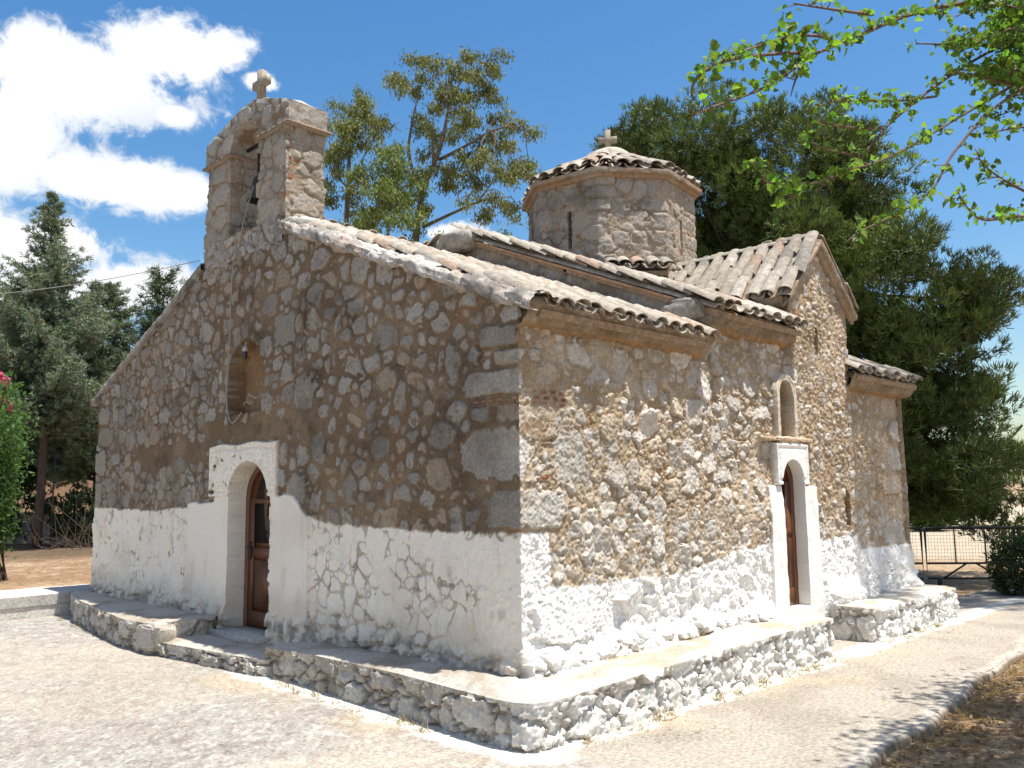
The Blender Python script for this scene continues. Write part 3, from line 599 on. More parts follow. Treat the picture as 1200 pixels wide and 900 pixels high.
# drum -------------------------------------------------------------------
DC = np.array((5.06, 3.10)); DR = 1.215
dang = [R(211.1+45*k) for k in range(9)]
side = 2*DR*math.sin(R(22.5))
dp = [(k*side, DC[0]+DR*math.cos(dang[k]-R(90)), DC[1]+DR*math.sin(dang[k]-R(90))) for k in range(9)]
def drum_slit(k): return k*side+side/2
fxd = []
rq = np.random.default_rng(77)
for k in range(9):
    z = 3.75
    while z < 5.4:
        h_ = .13+.12*rq.random(); w_ = .2+.22*rq.random(); w2 = .15+.2*rq.random()
        if rq.random() < .75: fxd.append((k*side-w_, k*side+w2, z+.008, z+h_-.008))
        z += h_+.004
fxd += [(1*side+side/2-.34, 1*side+side/2-.05, 4.62, 4.85), (1*side+side/2+.05, 1*side+side/2+.36, 4.72, 4.98), (2*side+side/2-.30, 2*side+side/2-.05, 4.5, 4.72)]
rubble(dp, lambda u: 5.53+0*u, .0125, 3.35, 5.55, [(.10, .16, 500, 1.9), (.06, .1, 2500, 1.9), (.025, .055, 7000, 1.9)], 401, M_wall, 'drum', ((.285, .25, .21), (.37, .33, .285)), (.27, .21, .15), hgt=.010, mw_=.004,
       fixed=fxd, slit=[(drum_slit(1)+.02, .026, 4.55, 5.06, .25), (drum_slit(3), .03, 4.5, 5.0, .05), (drum_slit(5), .026, 4.5, 5.0, .25), (drum_slit(7), .026, 4.5, 5.0, .25)], rough=.9)

# ------------------------------------------------------------------ tiles, cornices, verges
def tilecol():
    t = random.random()
    c = np.array((.40, .35, .285)) if t < .55 else (np.array((.46, .41, .345)) if t < .82 else (np.array((.41, .30, .225)) if t < .92 else np.array((.31, .28, .24))))
    return c*random.uniform(.68, .90)
NA_ = 7
def tile(mb, base, s, e, n, r0, r1, ln, up=True, colr=None, th=.014):
    """one half-round tile: base = lower end centre, s = up-slope, e = along eave, n = normal"""
    th_ = np.linspace(0, math.pi, NA_); V = []
    for (q, r) in ((0, r0), (1, r1)):
        for rr in (r, r-th):
            for a in th_:
                h = rr*math.sin(a)*.62; V.append(base+s*(q*ln)+e*(rr*math.cos(a))+n*(h if up else (r*.62-h)))
    V = np.array(V); k = NA_; F = []
    for j in range(k-1):
        F += [(j, j+1, 2*k+j+1, 2*k+j), (k+j+1, k+j, 3*k+j, 3*k+j+1), (j+1, j, k+j, k+j+1), (2*k+j, 2*k+j+1, 3*k+j+1, 3*k+j)]
    F += [(0, k, 3*k, 2*k)[::-1], (k-1, 2*k-1, 4*k-1, 3*k-1)]
    if not up: F = [f[::-1] for f in F]
    mb.add(V, F, c=colr if colr is not None else tilecol())
def tiled(name, o, e, s, width, length, parent=church, pitch=.205, expo=.30, lim=None, ln=.40, jit=1.5, overhang=.0, lab=None, seed=1):
    random.seed(seed)
    o = np.array(o, float); e = np.array(e, float); e /= np.linalg.norm(e); s = np.array(s, float); s /= np.linalg.norm(s); n = np.cross(e, s); n /= np.linalg.norm(n)
    if n[2] < 0: n = -n
    mb = MB(); nc = max(1, int(round(width/pitch))); pt = width/nc; nr = int(math.ceil(length/expo))
    for i in range(nc+1):
        for j in range(nr):
            t = j*expo-overhang; lo, hi = (0, length) if lim is None else lim(i*pt)
            if t < lo-.02 or t > hi: continue
            l_ = min(ln, hi-t+.05)
            if l_ < .12: continue
            tl = s+n*(.046/ln); tl = tl/np.linalg.norm(tl)
            if i < nc:
                b = o+e*((i+.5)*pt+random.gauss(0, .008)*jit)+s*(t-.015+random.gauss(0, .012)*jit)+n*.004
                tile(mb, b, tl, e, n, .088, .092, l_, False)
            b = o+e*(i*pt+random.gauss(0, .010)*jit)+s*(t+random.gauss(0, .018)*jit)+n*(.050+random.gauss(0, .004)*jit)
            tile(mb, b, tl, e+s*random.gauss(0, .03)*jit, n, .094, .078, l_, True)
    # bedding under the tiles
    A = o-n*.03; lo, hi = 0, length
    P4 = np.array([A, A+e*width, A+e*width+s*length, A+s*length]); 
    if lim is None: mb.add(np.vstack([P4, P4-n*.06]), [(0, 1, 2, 3), (7, 6, 5, 4), (0, 4, 5, 1), (1, 5, 6, 2), (2, 6, 7, 3), (3, 7, 4, 0)], c=(.30, .22, .15))
    o_ = mb.build(name, M_tile, parent, True, 40)
    if lab: o_['label'] = lab
    return o_
def sweep(name, pts, nrm, profile, mat, parent, colf, amp=.012, seed=1, step=.03, sc=.15):
    """profile (outward, z) swept along plan polyline pts (x,y,z) with outward normals by segment; rough"""
    pts = np.asarray(pts, float); d = np.concatenate([[0], np.cumsum(np.linalg.norm(np.diff(pts, axis=0), axis=1))]); s = np.unique(np.concatenate([np.arange(0, d[-1], step), d]))
    B = np.stack([np.interp(s, d, pts[:, k]) for k in range(3)], -1); nn = np.asarray(nrm, float)
    seg = np.clip(np.searchsorted(d, s, side='right')-1, 0, len(d)-2); Nn = nn[seg].copy()
    for k in range(1, len(d)-1):
        j = np.argmin(abs(s-d[k])); a = nn[k-1]+nn[k]; Nn[j] = a/(a@a)*2*1.0
    pr = np.asarray(profile, float); q = np.concatenate([[0], np.cumsum(np.linalg.norm(np.diff(pr, axis=0), axis=1))]); qs = np.unique(np.concatenate([np.arange(0, q[-1], step*.8), q]))
    po = np.interp(qs, q, pr[:, 0]); pz = np.interp(qs, q, pr[:, 1]); S, Q = np.meshgrid(s, qs, indexing='ij')
    dn = amp*fb(S, Q, sc, 5, seed, .6)+amp*.7*fb(S, Q, sc*.28, 4, seed+1, .6); tn = np.gradient(np.stack([po, pz], -1), axis=0); tn /= np.linalg.norm(tn, axis=1)[:, None]+1e-9; out = np.stack([tn[:, 1], -tn[:, 0]], -1)
    o = po[None]+out[None, :, 0]*dn; z = pz[None]+out[None, :, 1]*dn
    V = B[:, None]+Nn[:, None]*o[..., None]; V[..., 2] += z
    C = colf(S, Q, q[-1]); return mk(name, V, gridF(*S.shape)[:, ::-1], mat, parent, C.reshape(-1, 3), True, 60)
def corn_col(S, Q, m):
    c = lerp(np.broadcast_to(np.array((.285, .22, .155)), S.shape+(3,)), np.array((.19, .15, .11)), sm(-.2, .5, fb(S, Q, .2, 5, 501)))
    c = lerp(c, np.array((.34, .20, .085)), sm(m*.30, m*.08, Q)*(.5+.5*sm(-.3, .4, fb(S, Q, .25, 4, 502)))); return lerp(c, np.array((.42, .38, .33)), sm(.2, .6, fb(S, Q, .12, 4, 503))*.5)
CP = [(-.02, -.165), (.02, -.155), (.075, -.125), (.12, -.075), (.145, -.03), (.17, .015), (.15, .05), (-.02, .06)]
sweep('cornice', [(-.03, -.0, 2.72), (2.48, 0, 2.72)], [(0, -1, 0)], CP, M_lime, church, corn_col, .022, 511)
sweep('cornice', [(2.66, .05, 3.02), (4.28, .05, 3.02)], [(0, -1, 0)], CP, M_lime, church, corn_col, .028, 512)
sweep('cornice', [(5.66, .06, 2.66), (7.46, .06, 2.66), (7.46, 6.8, 2.66)], [(0, -1, 0), (1, 0, 0)], CP, M_lime, church, corn_col, .018, 513)
sweep('cornice', [(0, WY, 2.72), (2.7, WY, 2.72)], [(0, 1, 0)], [p for p in CP], M_lime, church, corn_col, .012, 514)
SL = .395; sl = np.array((0, 1, SL)); sl2 = np.array((0, -1, SL))
tiled('roof', (.10, -.17, 2.755-.17*SL+.025), (1, 0, 0), sl, 2.30, 1.2, seed=21)
tiled('roof', (.22, .90, 2.755+.90*SL+.03), (1, 0, 0), sl, 2.40, 3.75, seed=26)
tiled('roof', (.12, WY+.22, 2.755-.22*SL+.06), (1, 0, 0), sl2, 2.52, 3.4, seed=22)
tiled('roof', (.50, 5.75, 2.755+(WY-5.75)*SL+.06), (1, 0, 0), sl2, 2.14, 1.5, seed=27)
# ridge between the two slopes
def ridge(name, a, b, r=.1, seed=5):
    random.seed(seed); a = np.array(a, float); b = np.array(b, float); d = b-a; ln = np.linalg.norm(d); d /= ln; e = np.cross(d, (0, 0, 1)); e /= np.linalg.norm(e); n = np.cross(e, d); m = MB(); k = int(ln/.33)
    for i in range(k): tile(m, a+d*(i*ln/k)+n*(.02+random.gauss(0, .005)), d+n*.06, e, n, r, r*.85, .42, True)
    return m.build(name, M_tile, church, True, 40)
ridge('ridge_tiles', (.5, WY/2, 4.51), (2.62, WY/2, 4.51))
def verge_col(S, Q, m):
    c = lerp(np.broadcast_to(np.array((.46, .435, .40)), S.shape+(3,)), np.array((.36, .31, .26)), sm(-.1, .5, fb(S, Q, .25, 5, 521)))
    c = lerp(c, np.array((.17, .155, .14)), sm(.02, .3, fb(S, Q, .2, 5, 522))*.85); return lerp(c, np.array((.40, .25, .16)), sm(.3, .6, fb(S, Q, .3, 4, 523))*.5)
VP = [(.0, -.035), (.055, -.03), (.085, .0), (.07, .06), (.02, .10), (-.12, .115), (-.30, .10), (-.36, .03)]
def verge(name, p0, p1, seed, amp=.022, prof=VP, nrm=(-1, 0, 0), colf=verge_col): return sweep(name, [p0, p1], [nrm], prof, M_lime, church, colf, amp, seed, .03, .22)
verge('verge', (0, 3.46, 2.75+3.46*SL), (0, -.22, 2.75-.22*SL), 531, .055)
m_ = [(0, -.035), (.05, -.03), (.06, .01), (.05, .05), (-.1, .085), (-.2, .06)]
sweep('verge', [(0, WY+.22, 2.75-.22*SL), (0, 5.36, 2.75+(WY-5.36)*SL)], [(-1, 0, 0)], m_, M_lime, church, lambda S, Q, m: verge_col(S, Q, m)*.72, .018, 532, .03, .2)
# mortar lump at the south-west eave corner
def lump(name, c, rad, seed, mat, parent, colr, n=30, amp=.25, sq=.6, loc=None):
    u = np.linspace(0, 2*math.pi, 2*n+1); v = np.linspace(0.02, math.pi-.02, n); Uu, Vv = np.meshgrid(u, v); d = np.stack([np.sin(Vv)*np.cos(Uu), np.sin(Vv)*np.sin(Uu), np.cos(Vv)], -1)
    k = 1+amp*fb(d[..., 0]*1.3+d[..., 2]+seed, d[..., 1]*1.3-d[..., 2]*.7, .8, 5, seed)+.25*amp*fb(d[..., 0]*1.3-d[..., 2]+seed, d[..., 1]*1.3+d[..., 2], .22, 3, seed+9); bx = np.power(np.abs(d), sq)*np.sign(d); bx /= np.linalg.norm(bx, axis=-1)[..., None]**.5
    V = np.asarray(c)+bx*k[..., None]*np.asarray(rad); Cc = np.asarray(colr)*(1+.35*fb(Uu, Vv, .5, 4, seed+3))[..., None]
    return mk(name, V, gridF(*Uu.shape), mat, parent, Cc.reshape(-1, 3), True, 50, loc)
lump('mortar_lump', (2.60, 3.62, 4.50), (.22, .36, .16), 541, M_lime, church, (.36, .33, .295))
lump('mortar_lump', (2.68, .06, 3.0), (.12, .18, .13), 545, M_lime, church, (.26, .215, .165), sq=.4)
lump('mortar_lump', (2.54, .22, 3.06), (.10, .24, .13), 542, M_lime, church, (.27, .25, .22))
lump('mortar_lump', (-.0, WY+.06, 2.70), (.07, .15, .07), 543, M_lime, church, (.25, .205, .16), sq=.4)
lump('mortar_lump', (.2, 3.38, 4.17), (.24, .16, .08), 544, M_lime, church, (.46, .44, .40))
# nave roof: verge tiles along its raised west gable, south bay roof eave
s_n = np.array((0, 1, .415))
tiled('roof', (2.58, -.15, 3.075-.15*.415+.045), (1, 0, 0), s_n, 1.74, 2.1, seed=23, lim=None)
tiled('roof', (2.58, 1.75, 3.075+1.75*.415+.05), (1, 0, 0), s_n, .9, 2.05, seed=24)
tiled('roof', (2.58, NY+.2, 3.075-.2*.415+.05), (1, 0, 0), np.array((0, -1, .415)), 4.8, 3.95, seed=25)
sweep('verge', [(2.62, 3.6, 3.06+3.6*.415+.015), (2.62, .1, 3.06+.1*.415+.015)], [(-1, 0, 0)], [(0, -.012), (.06, -.012), (.065, .018), (0, .022), (-.2, .022)], M_lime, church,
      lambda S, Q, m: lerp(np.broadcast_to(np.array((.42, .26, .17)), S.shape+(3,)), np.array((.47, .43, .38)), sm(m*.25, m*.5, Q+.06*fb(S, Q, .2, 3, 4))), .008, 551, .03, .2)
mb = MB(); random.seed(9)
for k in range(12):
    y = 3.5-k*.3; tile(mb, np.array((2.61, y-.36, 3.06+(y-.36)*.415+.045)), np.array((0, .92, .40)), np.array((1., 0, 0)), np.array((0, -.38, .92)), .085, .075, .42, True)
mb.build('verge_tiles', M_tile, church, True, 40)
# cross-arm roof (gable to the south): two slopes meeting at x = 5.03
AX, AZr = 5.03, 4.14; kk = .93
for sg, sd_ in ((1, 31), (-1, 32)):
    s = np.array((sg*1., 0, kk)); s /= np.linalg.norm(s); w = .80
    o = np.array((AX-sg*w, -.02 if sg > 0 else 2.1, AZr-w*kk+.06)); tiled('roof', o, (0, 1 if sg > 0 else -1, 0), s, 2.12, w*math.hypot(1, kk), seed=sd_, expo=.27, ln=.36, pitch=.215)
ridge('ridge_tiles', (AX, -.04, AZr+.10), (AX, 1.95, AZr+.10), .105, 6)
def barge_col(S, Q, m): return lerp(np.broadcast_to(np.array((.36, .29, .22)), S.shape+(3,)), np.array((.30, .18, .11)), sm(0, .5, fb(S, Q, .2, 4, 561)))
BP = [(0, -.05), (.035, -.045), (.05, -.015), (.09, -.005), (.10, .055), (.0, .075), (-.15, .07)]
for sg in (1, -1): sweep('verge', ([(AX-sg*.86, 0, AZr-.86*kk+.03), (AX, 0, AZr+.03)] if sg > 0 else [(AX, 0, AZr+.03), (AX+.86, 0, AZr-.86*kk+.03)]), [(0, -1, 0)], BP, M_lime, church, barge_col, .012, 562+sg, .03, .15)
sweep('cornice', [(4.30, 1.75, 3.42), (4.30, .02, 3.42)], [(-1, 0, 0)], [(-.01, -.12), (.05, -.09), (.085, -.04), (.085, .03), (-.02, .03)], M_lime, church, corn_col, .012, 565)
# east bay and east roof
tiled('roof', (5.76, -.13, 2.70-.13*.38+.05), (1, 0, 0), np.array((0, 1, .38)), 1.86, 3.9, seed=41)
tiled('roof', (4.9, 7.6, 2.70-.2*.38+.06), (1, 0, 0), np.array((0, -1, .38)), 2.7, 3.9, seed=42)
ridge('ridge_tiles', (5.5, 3.7, 4.22), (7.6, 3.7, 4.22), .1, 7)
# little tiled shoulder at the foot of the drum
pc = at(748, 320, 11.35); e_ = np.array((.75, -.66, 0)); e_ /= np.linalg.norm(e_); nn_ = np.array((e_[1], -e_[0], 0))*1.
if nn_@(CAMP-pc) < 0: nn_ = -nn_
mb = MB(); mb.box(pc+np.array((0, 0, -.16))-nn_*.1, (.62, .40, .34), np.array([e_, nn_, (0, 0, 1)]), (.40, .37, .33)); mb.build('shoulder', M_lime, church)
tiled('shoulder_tiles', pc-e_*.36+nn_*.16+np.array((0, 0, .02)), e_, -nn_*1.+np.array((0, 0, .35)), .72, .5, seed=51, expo=.26, ln=.34)
# drum cornice + roof
def ringpts(r, z): return [(DC[0]+r*math.cos(R(211.1+45*k)-R(90)), DC[1]+r*math.sin(R(211.1+45*k)-R(90)), z) for k in range(9)]
nrm8 = [(math.cos(R(211.1+45*k+22.5-90)), math.sin(R(211.1+45*k+22.5-90)), 0) for k in range(8)]
sweep('cornice', ringpts(DR, 5.53), nrm8, [(-.02, -.10), (.03, -.085), (.05, -.05), (.10, -.035), (.105, .02), (-.03, .03)], M_lime, church, lambda S, Q, m: lerp(np.broadcast_to(np.array((.33, .215, .14)), S.shape+(3,)), np.array((.34, .285, .22)), sm(-.2, .4, fb(S, Q, .2, 4, 571))), .008, 572, .03, .12)
mb = MB(); random.seed(61); apex = np.array((DC[0], DC[1], 6.20)); RT = DR+.09
pz = 5.575; nt_ = 36; m8 = 45.
def drum_r(a, rr): k = math.floor((a-R(121.1))/R(45)); mid = R(121.1)+R(45)*(k+.5); return rr*math.cos(R(22.5))/math.cos(a-mid)
for ring_, (fr0, fr1, cnt) in enumerate(((1.0, .68, 34), (.72, .42, 26), (.47, .2, 16))):
    for k in range(cnt):
        a = R(121.1)+2*math.pi*(k+.5*(ring_ % 2))/cnt+random.gauss(0, .012); r0 = drum_r(a, RT)*fr0+random.gauss(0, .012); r1 = drum_r(a, RT)*fr1; d = np.array((math.cos(a), math.sin(a), 0))
        zf = lambda f: pz+(6.20-pz)*(1-f)**1.0
        b = np.array((DC[0], DC[1], 0))+d*r0+np.array((0, 0, zf(fr0)+.045+random.gauss(0, .006))); tp = np.array((DC[0], DC[1], 0))+d*r1+np.array((0, 0, zf(fr1)+.06)); s = tp-b; ln = np.linalg.norm(s); s /= ln
        e = np.array((-d[1], d[0], 0)); n = np.cross(e, s); n = n if n[2] > 0 else -n; tile(mb, b, s, e, n, .10, .07, ln, True)
        if ring_ == 0:
            a2 = a+math.pi/cnt; r0 = drum_r(a2, RT)-.02; d2 = np.array((math.cos(a2), math.sin(a2), 0)); b2 = np.array((DC[0], DC[1], 0))+d2*r0+np.array((0, 0, pz-.01)); s2_ = (np.array((DC[0], DC[1], 6.2))-b2); s2_ /= np.linalg.norm(s2_); e2 = np.array((-d2[1], d2[0], 0)); n2_ = np.cross(e2, s2_); n2_ = n2_ if n2_[2] > 0 else -n2_
            tile(mb, b2, s2_, e2, n2_, .085, .07, .4, False)
cone = [np.array(p) for p in ringpts(DR+.09, 5.56)[:8]]; mb.add(np.vstack(cone+[apex-np.array((0, 0, .02))]), (), [(k, (k+1) % 8, 8) for k in range(8)], c=(.33, .25, .18))
mb.build('drum_roof', M_tile, church, True, 40)
lump('dome_cap', (DC[0], DC[1], 6.07), (.34, .34, .20), 581, M_lime, church, (.45, .40, .335), amp=.08)
x = cross(DC[0], DC[1], 6.20, .27, .39, .075, R(-55)); x.parent = church; x.location = -Vector(church.location)
# light mortar skirt where the drum meets the arm roof
lump('mortar_fillet', (DC[0]+.25, DC[1]-1.20, 4.16), (.5, .16, .12), 582, M_lime, church, (.45, .38, .30))

# ------------------------------------------------------------------ doors (parts of the church)
def arch_poly(hw, zb_, zsp, zt, n=22): return [(-hw, zb_), (hw, zb_)]+[(hw*math.cos(math.pi*k/n), zsp+(zt-zsp)*math.sin(math.pi*k/n)) for k in range(n+1)]
def door(o, e, n, hw, zb_, zsp, zt, glass):
    """o: middle of the opening on the recess plane; n outwards"""
    up = np.array((0, 0, 1.)); o, e, n = map(np.array, (o, e, n))
    root = MB(); root.prism(arch_poly(hw+.02, zb_, zsp, zt+.02), o, e, n, up, -.03, .012)
    d = root.build('door', M_wood, church)
    f = MB(); n_ = 22                                      # frame ring
    outer = np.array(arch_poly(hw+.015, zb_, zsp, zt+.015)); inner = np.array(arch_poly(hw-.055, zb_, zsp, zt-.055))
    for t in (0,):
        k = len(outer); V = []
        for poly, dep in ((outer, .045), (inner, .045), (inner, .01), (outer, .01)): V += [o+p[0]*e+p[1]*up+n*dep for p in poly]
        F = []
        for i in range(1, k): j = (i+1) % k; F += [(i, j, k+j, k+i), (k+i, k+j, 2*k+j, 2*k+i)]
        f.add(V, F)
    fo = f.build('door_frame', M_wood, None); fo.parent = d
    w = hw-.06; b = MB(); ax = np.array([e, n, up])
    for sx in (-1, 1): b.box(o+e*sx*(w-.06)+up*((zb_+zsp)/2+.01)+n*.024, (.11, .022, zsp-zb_), ax)
    b.box(o+up*(zb_+.10)+n*.025, (2*w-.02, .022, .18), ax); b.box(o+up*(zb_+.62*(zsp-zb_)*.95)+n*.0255, (2*w-.02, .022, .10), ax)
    ro = b.build('stile', M_wood, None); ro.parent = d
    b = MB(); zc = zb_+.21+(.55*(zsp-zb_)-.21)/2; hh = .55*(zsp-zb_)-.27; b.box(o+up*zc+n*.018, (2*w-.26, .02, hh), ax); b.box(o+up*zc+n*.026, (2*w-.36, .022, hh-.09), ax); po = b.build('panel', M_wood, None); po.parent = d
    if glass:
        g = MB(); z0 = zb_+.66*(zsp-zb_); g.prism([(-(w-.13), z0), (w-.13, z0)]+[((w-.13)*math.cos(math.pi*k/16), zsp+(zt-zsp-.13)*math.sin(math.pi*k/16)) for k in range(17)], o, e, n, up, .013, .019)
        go = g.build('glass_pane', M_glassdark, None); go.parent = d
        g = MB(); g.box(o+up*(zsp-.02)+n*.024, (2*w-.24, .02, .05), ax); g.box(o+up*(zsp+.04)+n*.0235, (.035, .02, (zt-zsp)*1.1), ax); mo = g.build('muntin', M_wood, None); mo.parent = d
        h = MB(); h.box(o+e*(-(w-.06))+up*(zb_+.60*(zsp-zb_))+n*.04, (.05, .012, .20), ax); h.tube([o+e*(-(w-.06))+up*(zb_+.63*(zsp-zb_))+n*q for q in (.04, .085)]+[o+e*(-(w-.17))+up*(zb_+.63*(zsp-zb_))+n*.085], .011, 8)
        ho = h.build('handle', M_iron, None); ho.parent = d
    return d
# in the west front e runs towards the south so that the handle side is the north one
d1 = door((.23, 4.10, 0), (0, -1, 0), (-1, 0, 0), .44, -.14, 1.26, 1.67, True); d1['label'] = 'varnished arched wooden front door with dark glass panes'
d2 = door((4.185, .155, 0), (1, 0, 0), (0, -1, 0), .235, .05, 1.37, 1.62, False); d2['label'] = 'narrow brown arched side door in the sunlit wall'
mb = MB(); mb.box((.06, 4.06, -.17), (.50, .98, .09), colr=(.40, .37, .33)); mb.build('doorstep', M_plaza, church)

# ------------------------------------------------------------------ ledges of rubble and lime round the foot of the walls
def ledge(name, outer, inner, ztop_, label, cat, group=None, wht=1., seed=600, zlo=-.43, h=.014, end=0.):
    """outer/inner: matching plan polylines; a rough vertical face along outer and a top running to inner"""
    outer = np.asarray(outer, float); inner = np.asarray(inner, float); d = np.concatenate([[0], np.cumsum(np.linalg.norm(np.diff(outer, axis=0), axis=1))])
    s = np.unique(np.concatenate([np.arange(0, d[-1], h), d])); O = np.stack([np.interp(s, d, outer[:, k]) for k in (0, 1)], -1); Q = np.stack([np.interp(s, d, inner[:, k]) for k in (0, 1)], -1)
    ker = np.ones(15)/15
    zt = np.interp(s, d, ztop_); T = np.gradient(O, axis=0); T /= np.linalg.norm(T, axis=1)[:, None]+1e-9
    for k in (0, 1): T[:, k] = np.convolve(np.pad(T[:, k], 7, mode='edge'), ker, 'valid')
    T /= np.linalg.norm(T, axis=1)[:, None]+1e-9; Nn = np.stack([T[:, 1], -T[:, 0]], -1)
    for k in (0, 1): O[:, k] = np.convolve(np.pad(O[:, k], 7, mode='edge'), ker, 'valid')
    hf = .43; nf_ = int(hf/h); nt_ = 40; zz = np.concatenate([np.linspace(0, 1, nf_), np.zeros(nt_)+1]); ww = np.concatenate([np.zeros(nf_), np.linspace(0, 1, nt_+1)[1:]])
    arc = np.concatenate([np.linspace(-hf, 0, nf_), np.linspace(0, .5, nt_+1)[1:]])
    P = dart(0, d[-1], -hf-.1, .03, [(.10, .18, int(60*d[-1]), 2.2), (.05, .10, int(300*d[-1]), 2.), (.02, .05, int(900*d[-1]), 1.7)], [], .84, seed)
    U, Z, I, e, lx, lz = relief(s, np.linspace(-hf, 0, nf_), P, lambda U, Z: .004+.01*fb(U, Z, .2, 3, seed), 0, warp=.04)
    rv = np.random.default_rng(seed).random((len(P)+1, 4)); st = sm(0, .012, e)
    Df = (.006+.035*rv[I, 2])*sm(-.004, .012, e)-.018*(1-st)+.040*fb(U, Z, .22, 6, seed+1, .68)-.045*np.abs(fb(U, Z, .11, 4, seed+13, .6))+.010*fb(U, Z, .025, 3, seed+2)
    Ut, At = np.meshgrid(s, arc[nf_:]); top_b = .022*fb(Ut, At*1.3, .35, 4, seed+3)+.008*fb(Ut, At, .07, 3, seed+4)
    rnd = sm(.10, 0, At); top_b = top_b-.03*rnd+rnd*.02*fb(Ut, At, .1, 3, seed+5)
    base = O[None]+(Q-O)[None]*ww[:, None, None]
    off = np.concatenate([Df*sm(0.02, -.08, Z)+.02*sm(-.1, 0, Z), (.02*sm(.06, 0, At))]); lift = np.concatenate([np.zeros_like(Df), top_b]); lift[nf_-3:nf_] += -.012
    V = np.zeros(base.shape[:2]+(3,)); V[..., :2] = base+Nn[None]*off[..., None]; V[..., 2] = zlo+(zt-zlo)[None]*zz[:, None]+lift
    cf = lerp(np.broadcast_to(np.array((.40, .365, .31)), U.shape+(3,)), np.array((.24, .195, .145)), np.clip((1-st)*.7+sm(.0, .5, fb(U, Z, .15, 4, seed+6))*.6, 0, 1)); cf = lerp(cf, np.array((.55, .52, .47)), sm(-.2, .3, fb(U, Z, .25, 4, seed+7))*.55*st)
    ct = lerp(np.broadcast_to(np.array((.42, .385, .34)), Ut.shape+(3,)), np.array((.30, .255, .20)), sm(-.1, .5, fb(Ut, At, .4, 5, seed+8)))
    wv = np.clip(np.interp(s, d, wht) if np.ndim(wht) else np.full(len(s), wht), 0, 1)[None]
    cfw = lerp(np.broadcast_to(np.array((.70, .68, .645)), U.shape+(3,)), np.array((.34, .28, .21)), np.clip((1-st)*sm(-.1, .3, fb(U, Z, .12, 4, seed+9))+.6*sm(.25, .5, fb(U, Z, .3, 4, seed+10)), 0, 1)*.8)
    ctw = lerp(np.broadcast_to(np.array((.50, .475, .43)), Ut.shape+(3,)), np.array((.35, .275, .19)), sm(-.05, .4, fb(Ut, At*2.2, .5, 5, seed+11))*.75); ctw = lerp(ctw, np.array((.44, .30, .14)), sm(.12, .02, np.abs(At-.42))*sm(.05, .4, fb(Ut, At, .3, 4, seed+12))*.7)
    C = np.concatenate([lerp(cf, cfw, np.broadcast_to(wv, U.shape)), lerp(ct, ctw, np.broadcast_to(wv, Ut.shape))])
    o = mk(name, V, gridF(*V.shape[:2]), M_wall, None, C.reshape(-1, 3), True, 55); return tag(o, label, cat, group)
ledge('stone_ledge', [(-.12, 3.0), (-.40, 3.0), (-.42, 2.0), (-.46, .8), (-.51, .1), (-.53, -.38), (-.46, -.56), (-.22, -.585), (1.5, -.54), (3.88, -.53), (3.90, -.30), (3.90, -.10)],
      [(.05, 2.9), (.05, 2.85), (.05, 2.0), (.05, .9), (.05, .5), (.05, .2), (.05, .1), (.1, .05), (1.5, .05), (3.8, .05), (3.85, .05), (3.88, .05)],
      [-.10, -.09, -.05, -.03, -.03, -.03, -.03, -.03, .0, .03, .03, .03], 'long low rubble ledge wrapping the near church corner, whitewashed on its sunlit side', 'ledge', wht=[0, 0, 0, 0, .08, .3, .6, .75, .85, .95, .95, .9], seed=610)
ledge('stone_ledge', [(4.84, .02), (4.86, -.48), (5.0, -.54), (6.5, -.52), (7.40, -.50), (7.50, -.42), (7.52, .02)], [(4.95, .05), (4.96, .05), (5.1, .05), (6.5, .05), (7.3, .05), (7.35, .05), (7.42, .05)],
      [.03, .02, .02, .02, .02, .02, .02], 'short whitewashed rubble ledge beyond the side door', 'ledge', wht=[.35, .5, .95, 1, .95, .9, .8], seed=620)
ledge('stone_ledge', [(.02, 9.0), (-.20, 8.85), (-.42, 7.9), (-.60, 6.6), (-.74, 5.5), (-.72, 4.85), (-.50, 4.66), (-.08, 4.63)], [(.05, 8.8), (.05, 8.7), (.05, 7.8), (.05, 6.6), (.05, 5.5), (.05, 5.0), (.05, 4.8), (.05, 4.7)],
      [-.03, -.03, -.03, -.03, -.03, -.02, 0, .0], 'grey weathered rubble ledge in the shade left of the front door', 'ledge', wht=0, seed=630)
ledge('door_slab', [(-.1, 4.74), (-.70, 4.74), (-.60, 4.0), (-.50, 3.2), (-.45, 2.9), (-.1, 2.9)], [(.03, 4.7), (.03, 4.65), (.03, 4.0), (.03, 3.2), (.03, 2.95), (.03, 2.9)], [-.19]*6,
      'low worn concrete slab in front of the arched front door', 'step', wht=0.05, seed=640)
tag(lump('boulder', (-.64, 4.86, -.17), (.15, .27, .15), 651, M_wall, None, (.40, .36, .31), amp=.22, sq=.32, loc=(-.64, 4.86, -.33)), 'pale squared stone at the end of the shaded ledge', 'stone')
# slab running west from the north-west corner
mb = MB(); xs_ = np.arange(-12, .4, .05); pr = [(8.92, GZ-.05), (8.92, -.20), (8.90, -.19), (8.90, -.05), (8.93, -.03), (9.4, -.03), (9.95, -.04), (9.97, GZ-.05)]
V = np.array([[(x, y+.012*float(fb(np.array(x), np.array(z*3), .3, 3, 661)), z+.006*float(fb(np.array(x), np.array(y), .3, 3, 662))) for y, z in pr] for x in xs_])
Cc = np.zeros(V.shape); Cc[:] = (.44, .41, .37); Cc[:, :2] = (.50, .47, .43); Cc[:, 2:4] = (.36, .34, .31); Cc *= (.85+.3*vn(xs_*2.3, xs_*0, 8))[:, None, None]
tag(mk('concrete_path', V, gridF(*V.shape[:2]), M_plaza, colr=Cc.reshape(-1, 3), smooth=True, sharp=40), kind='structure')

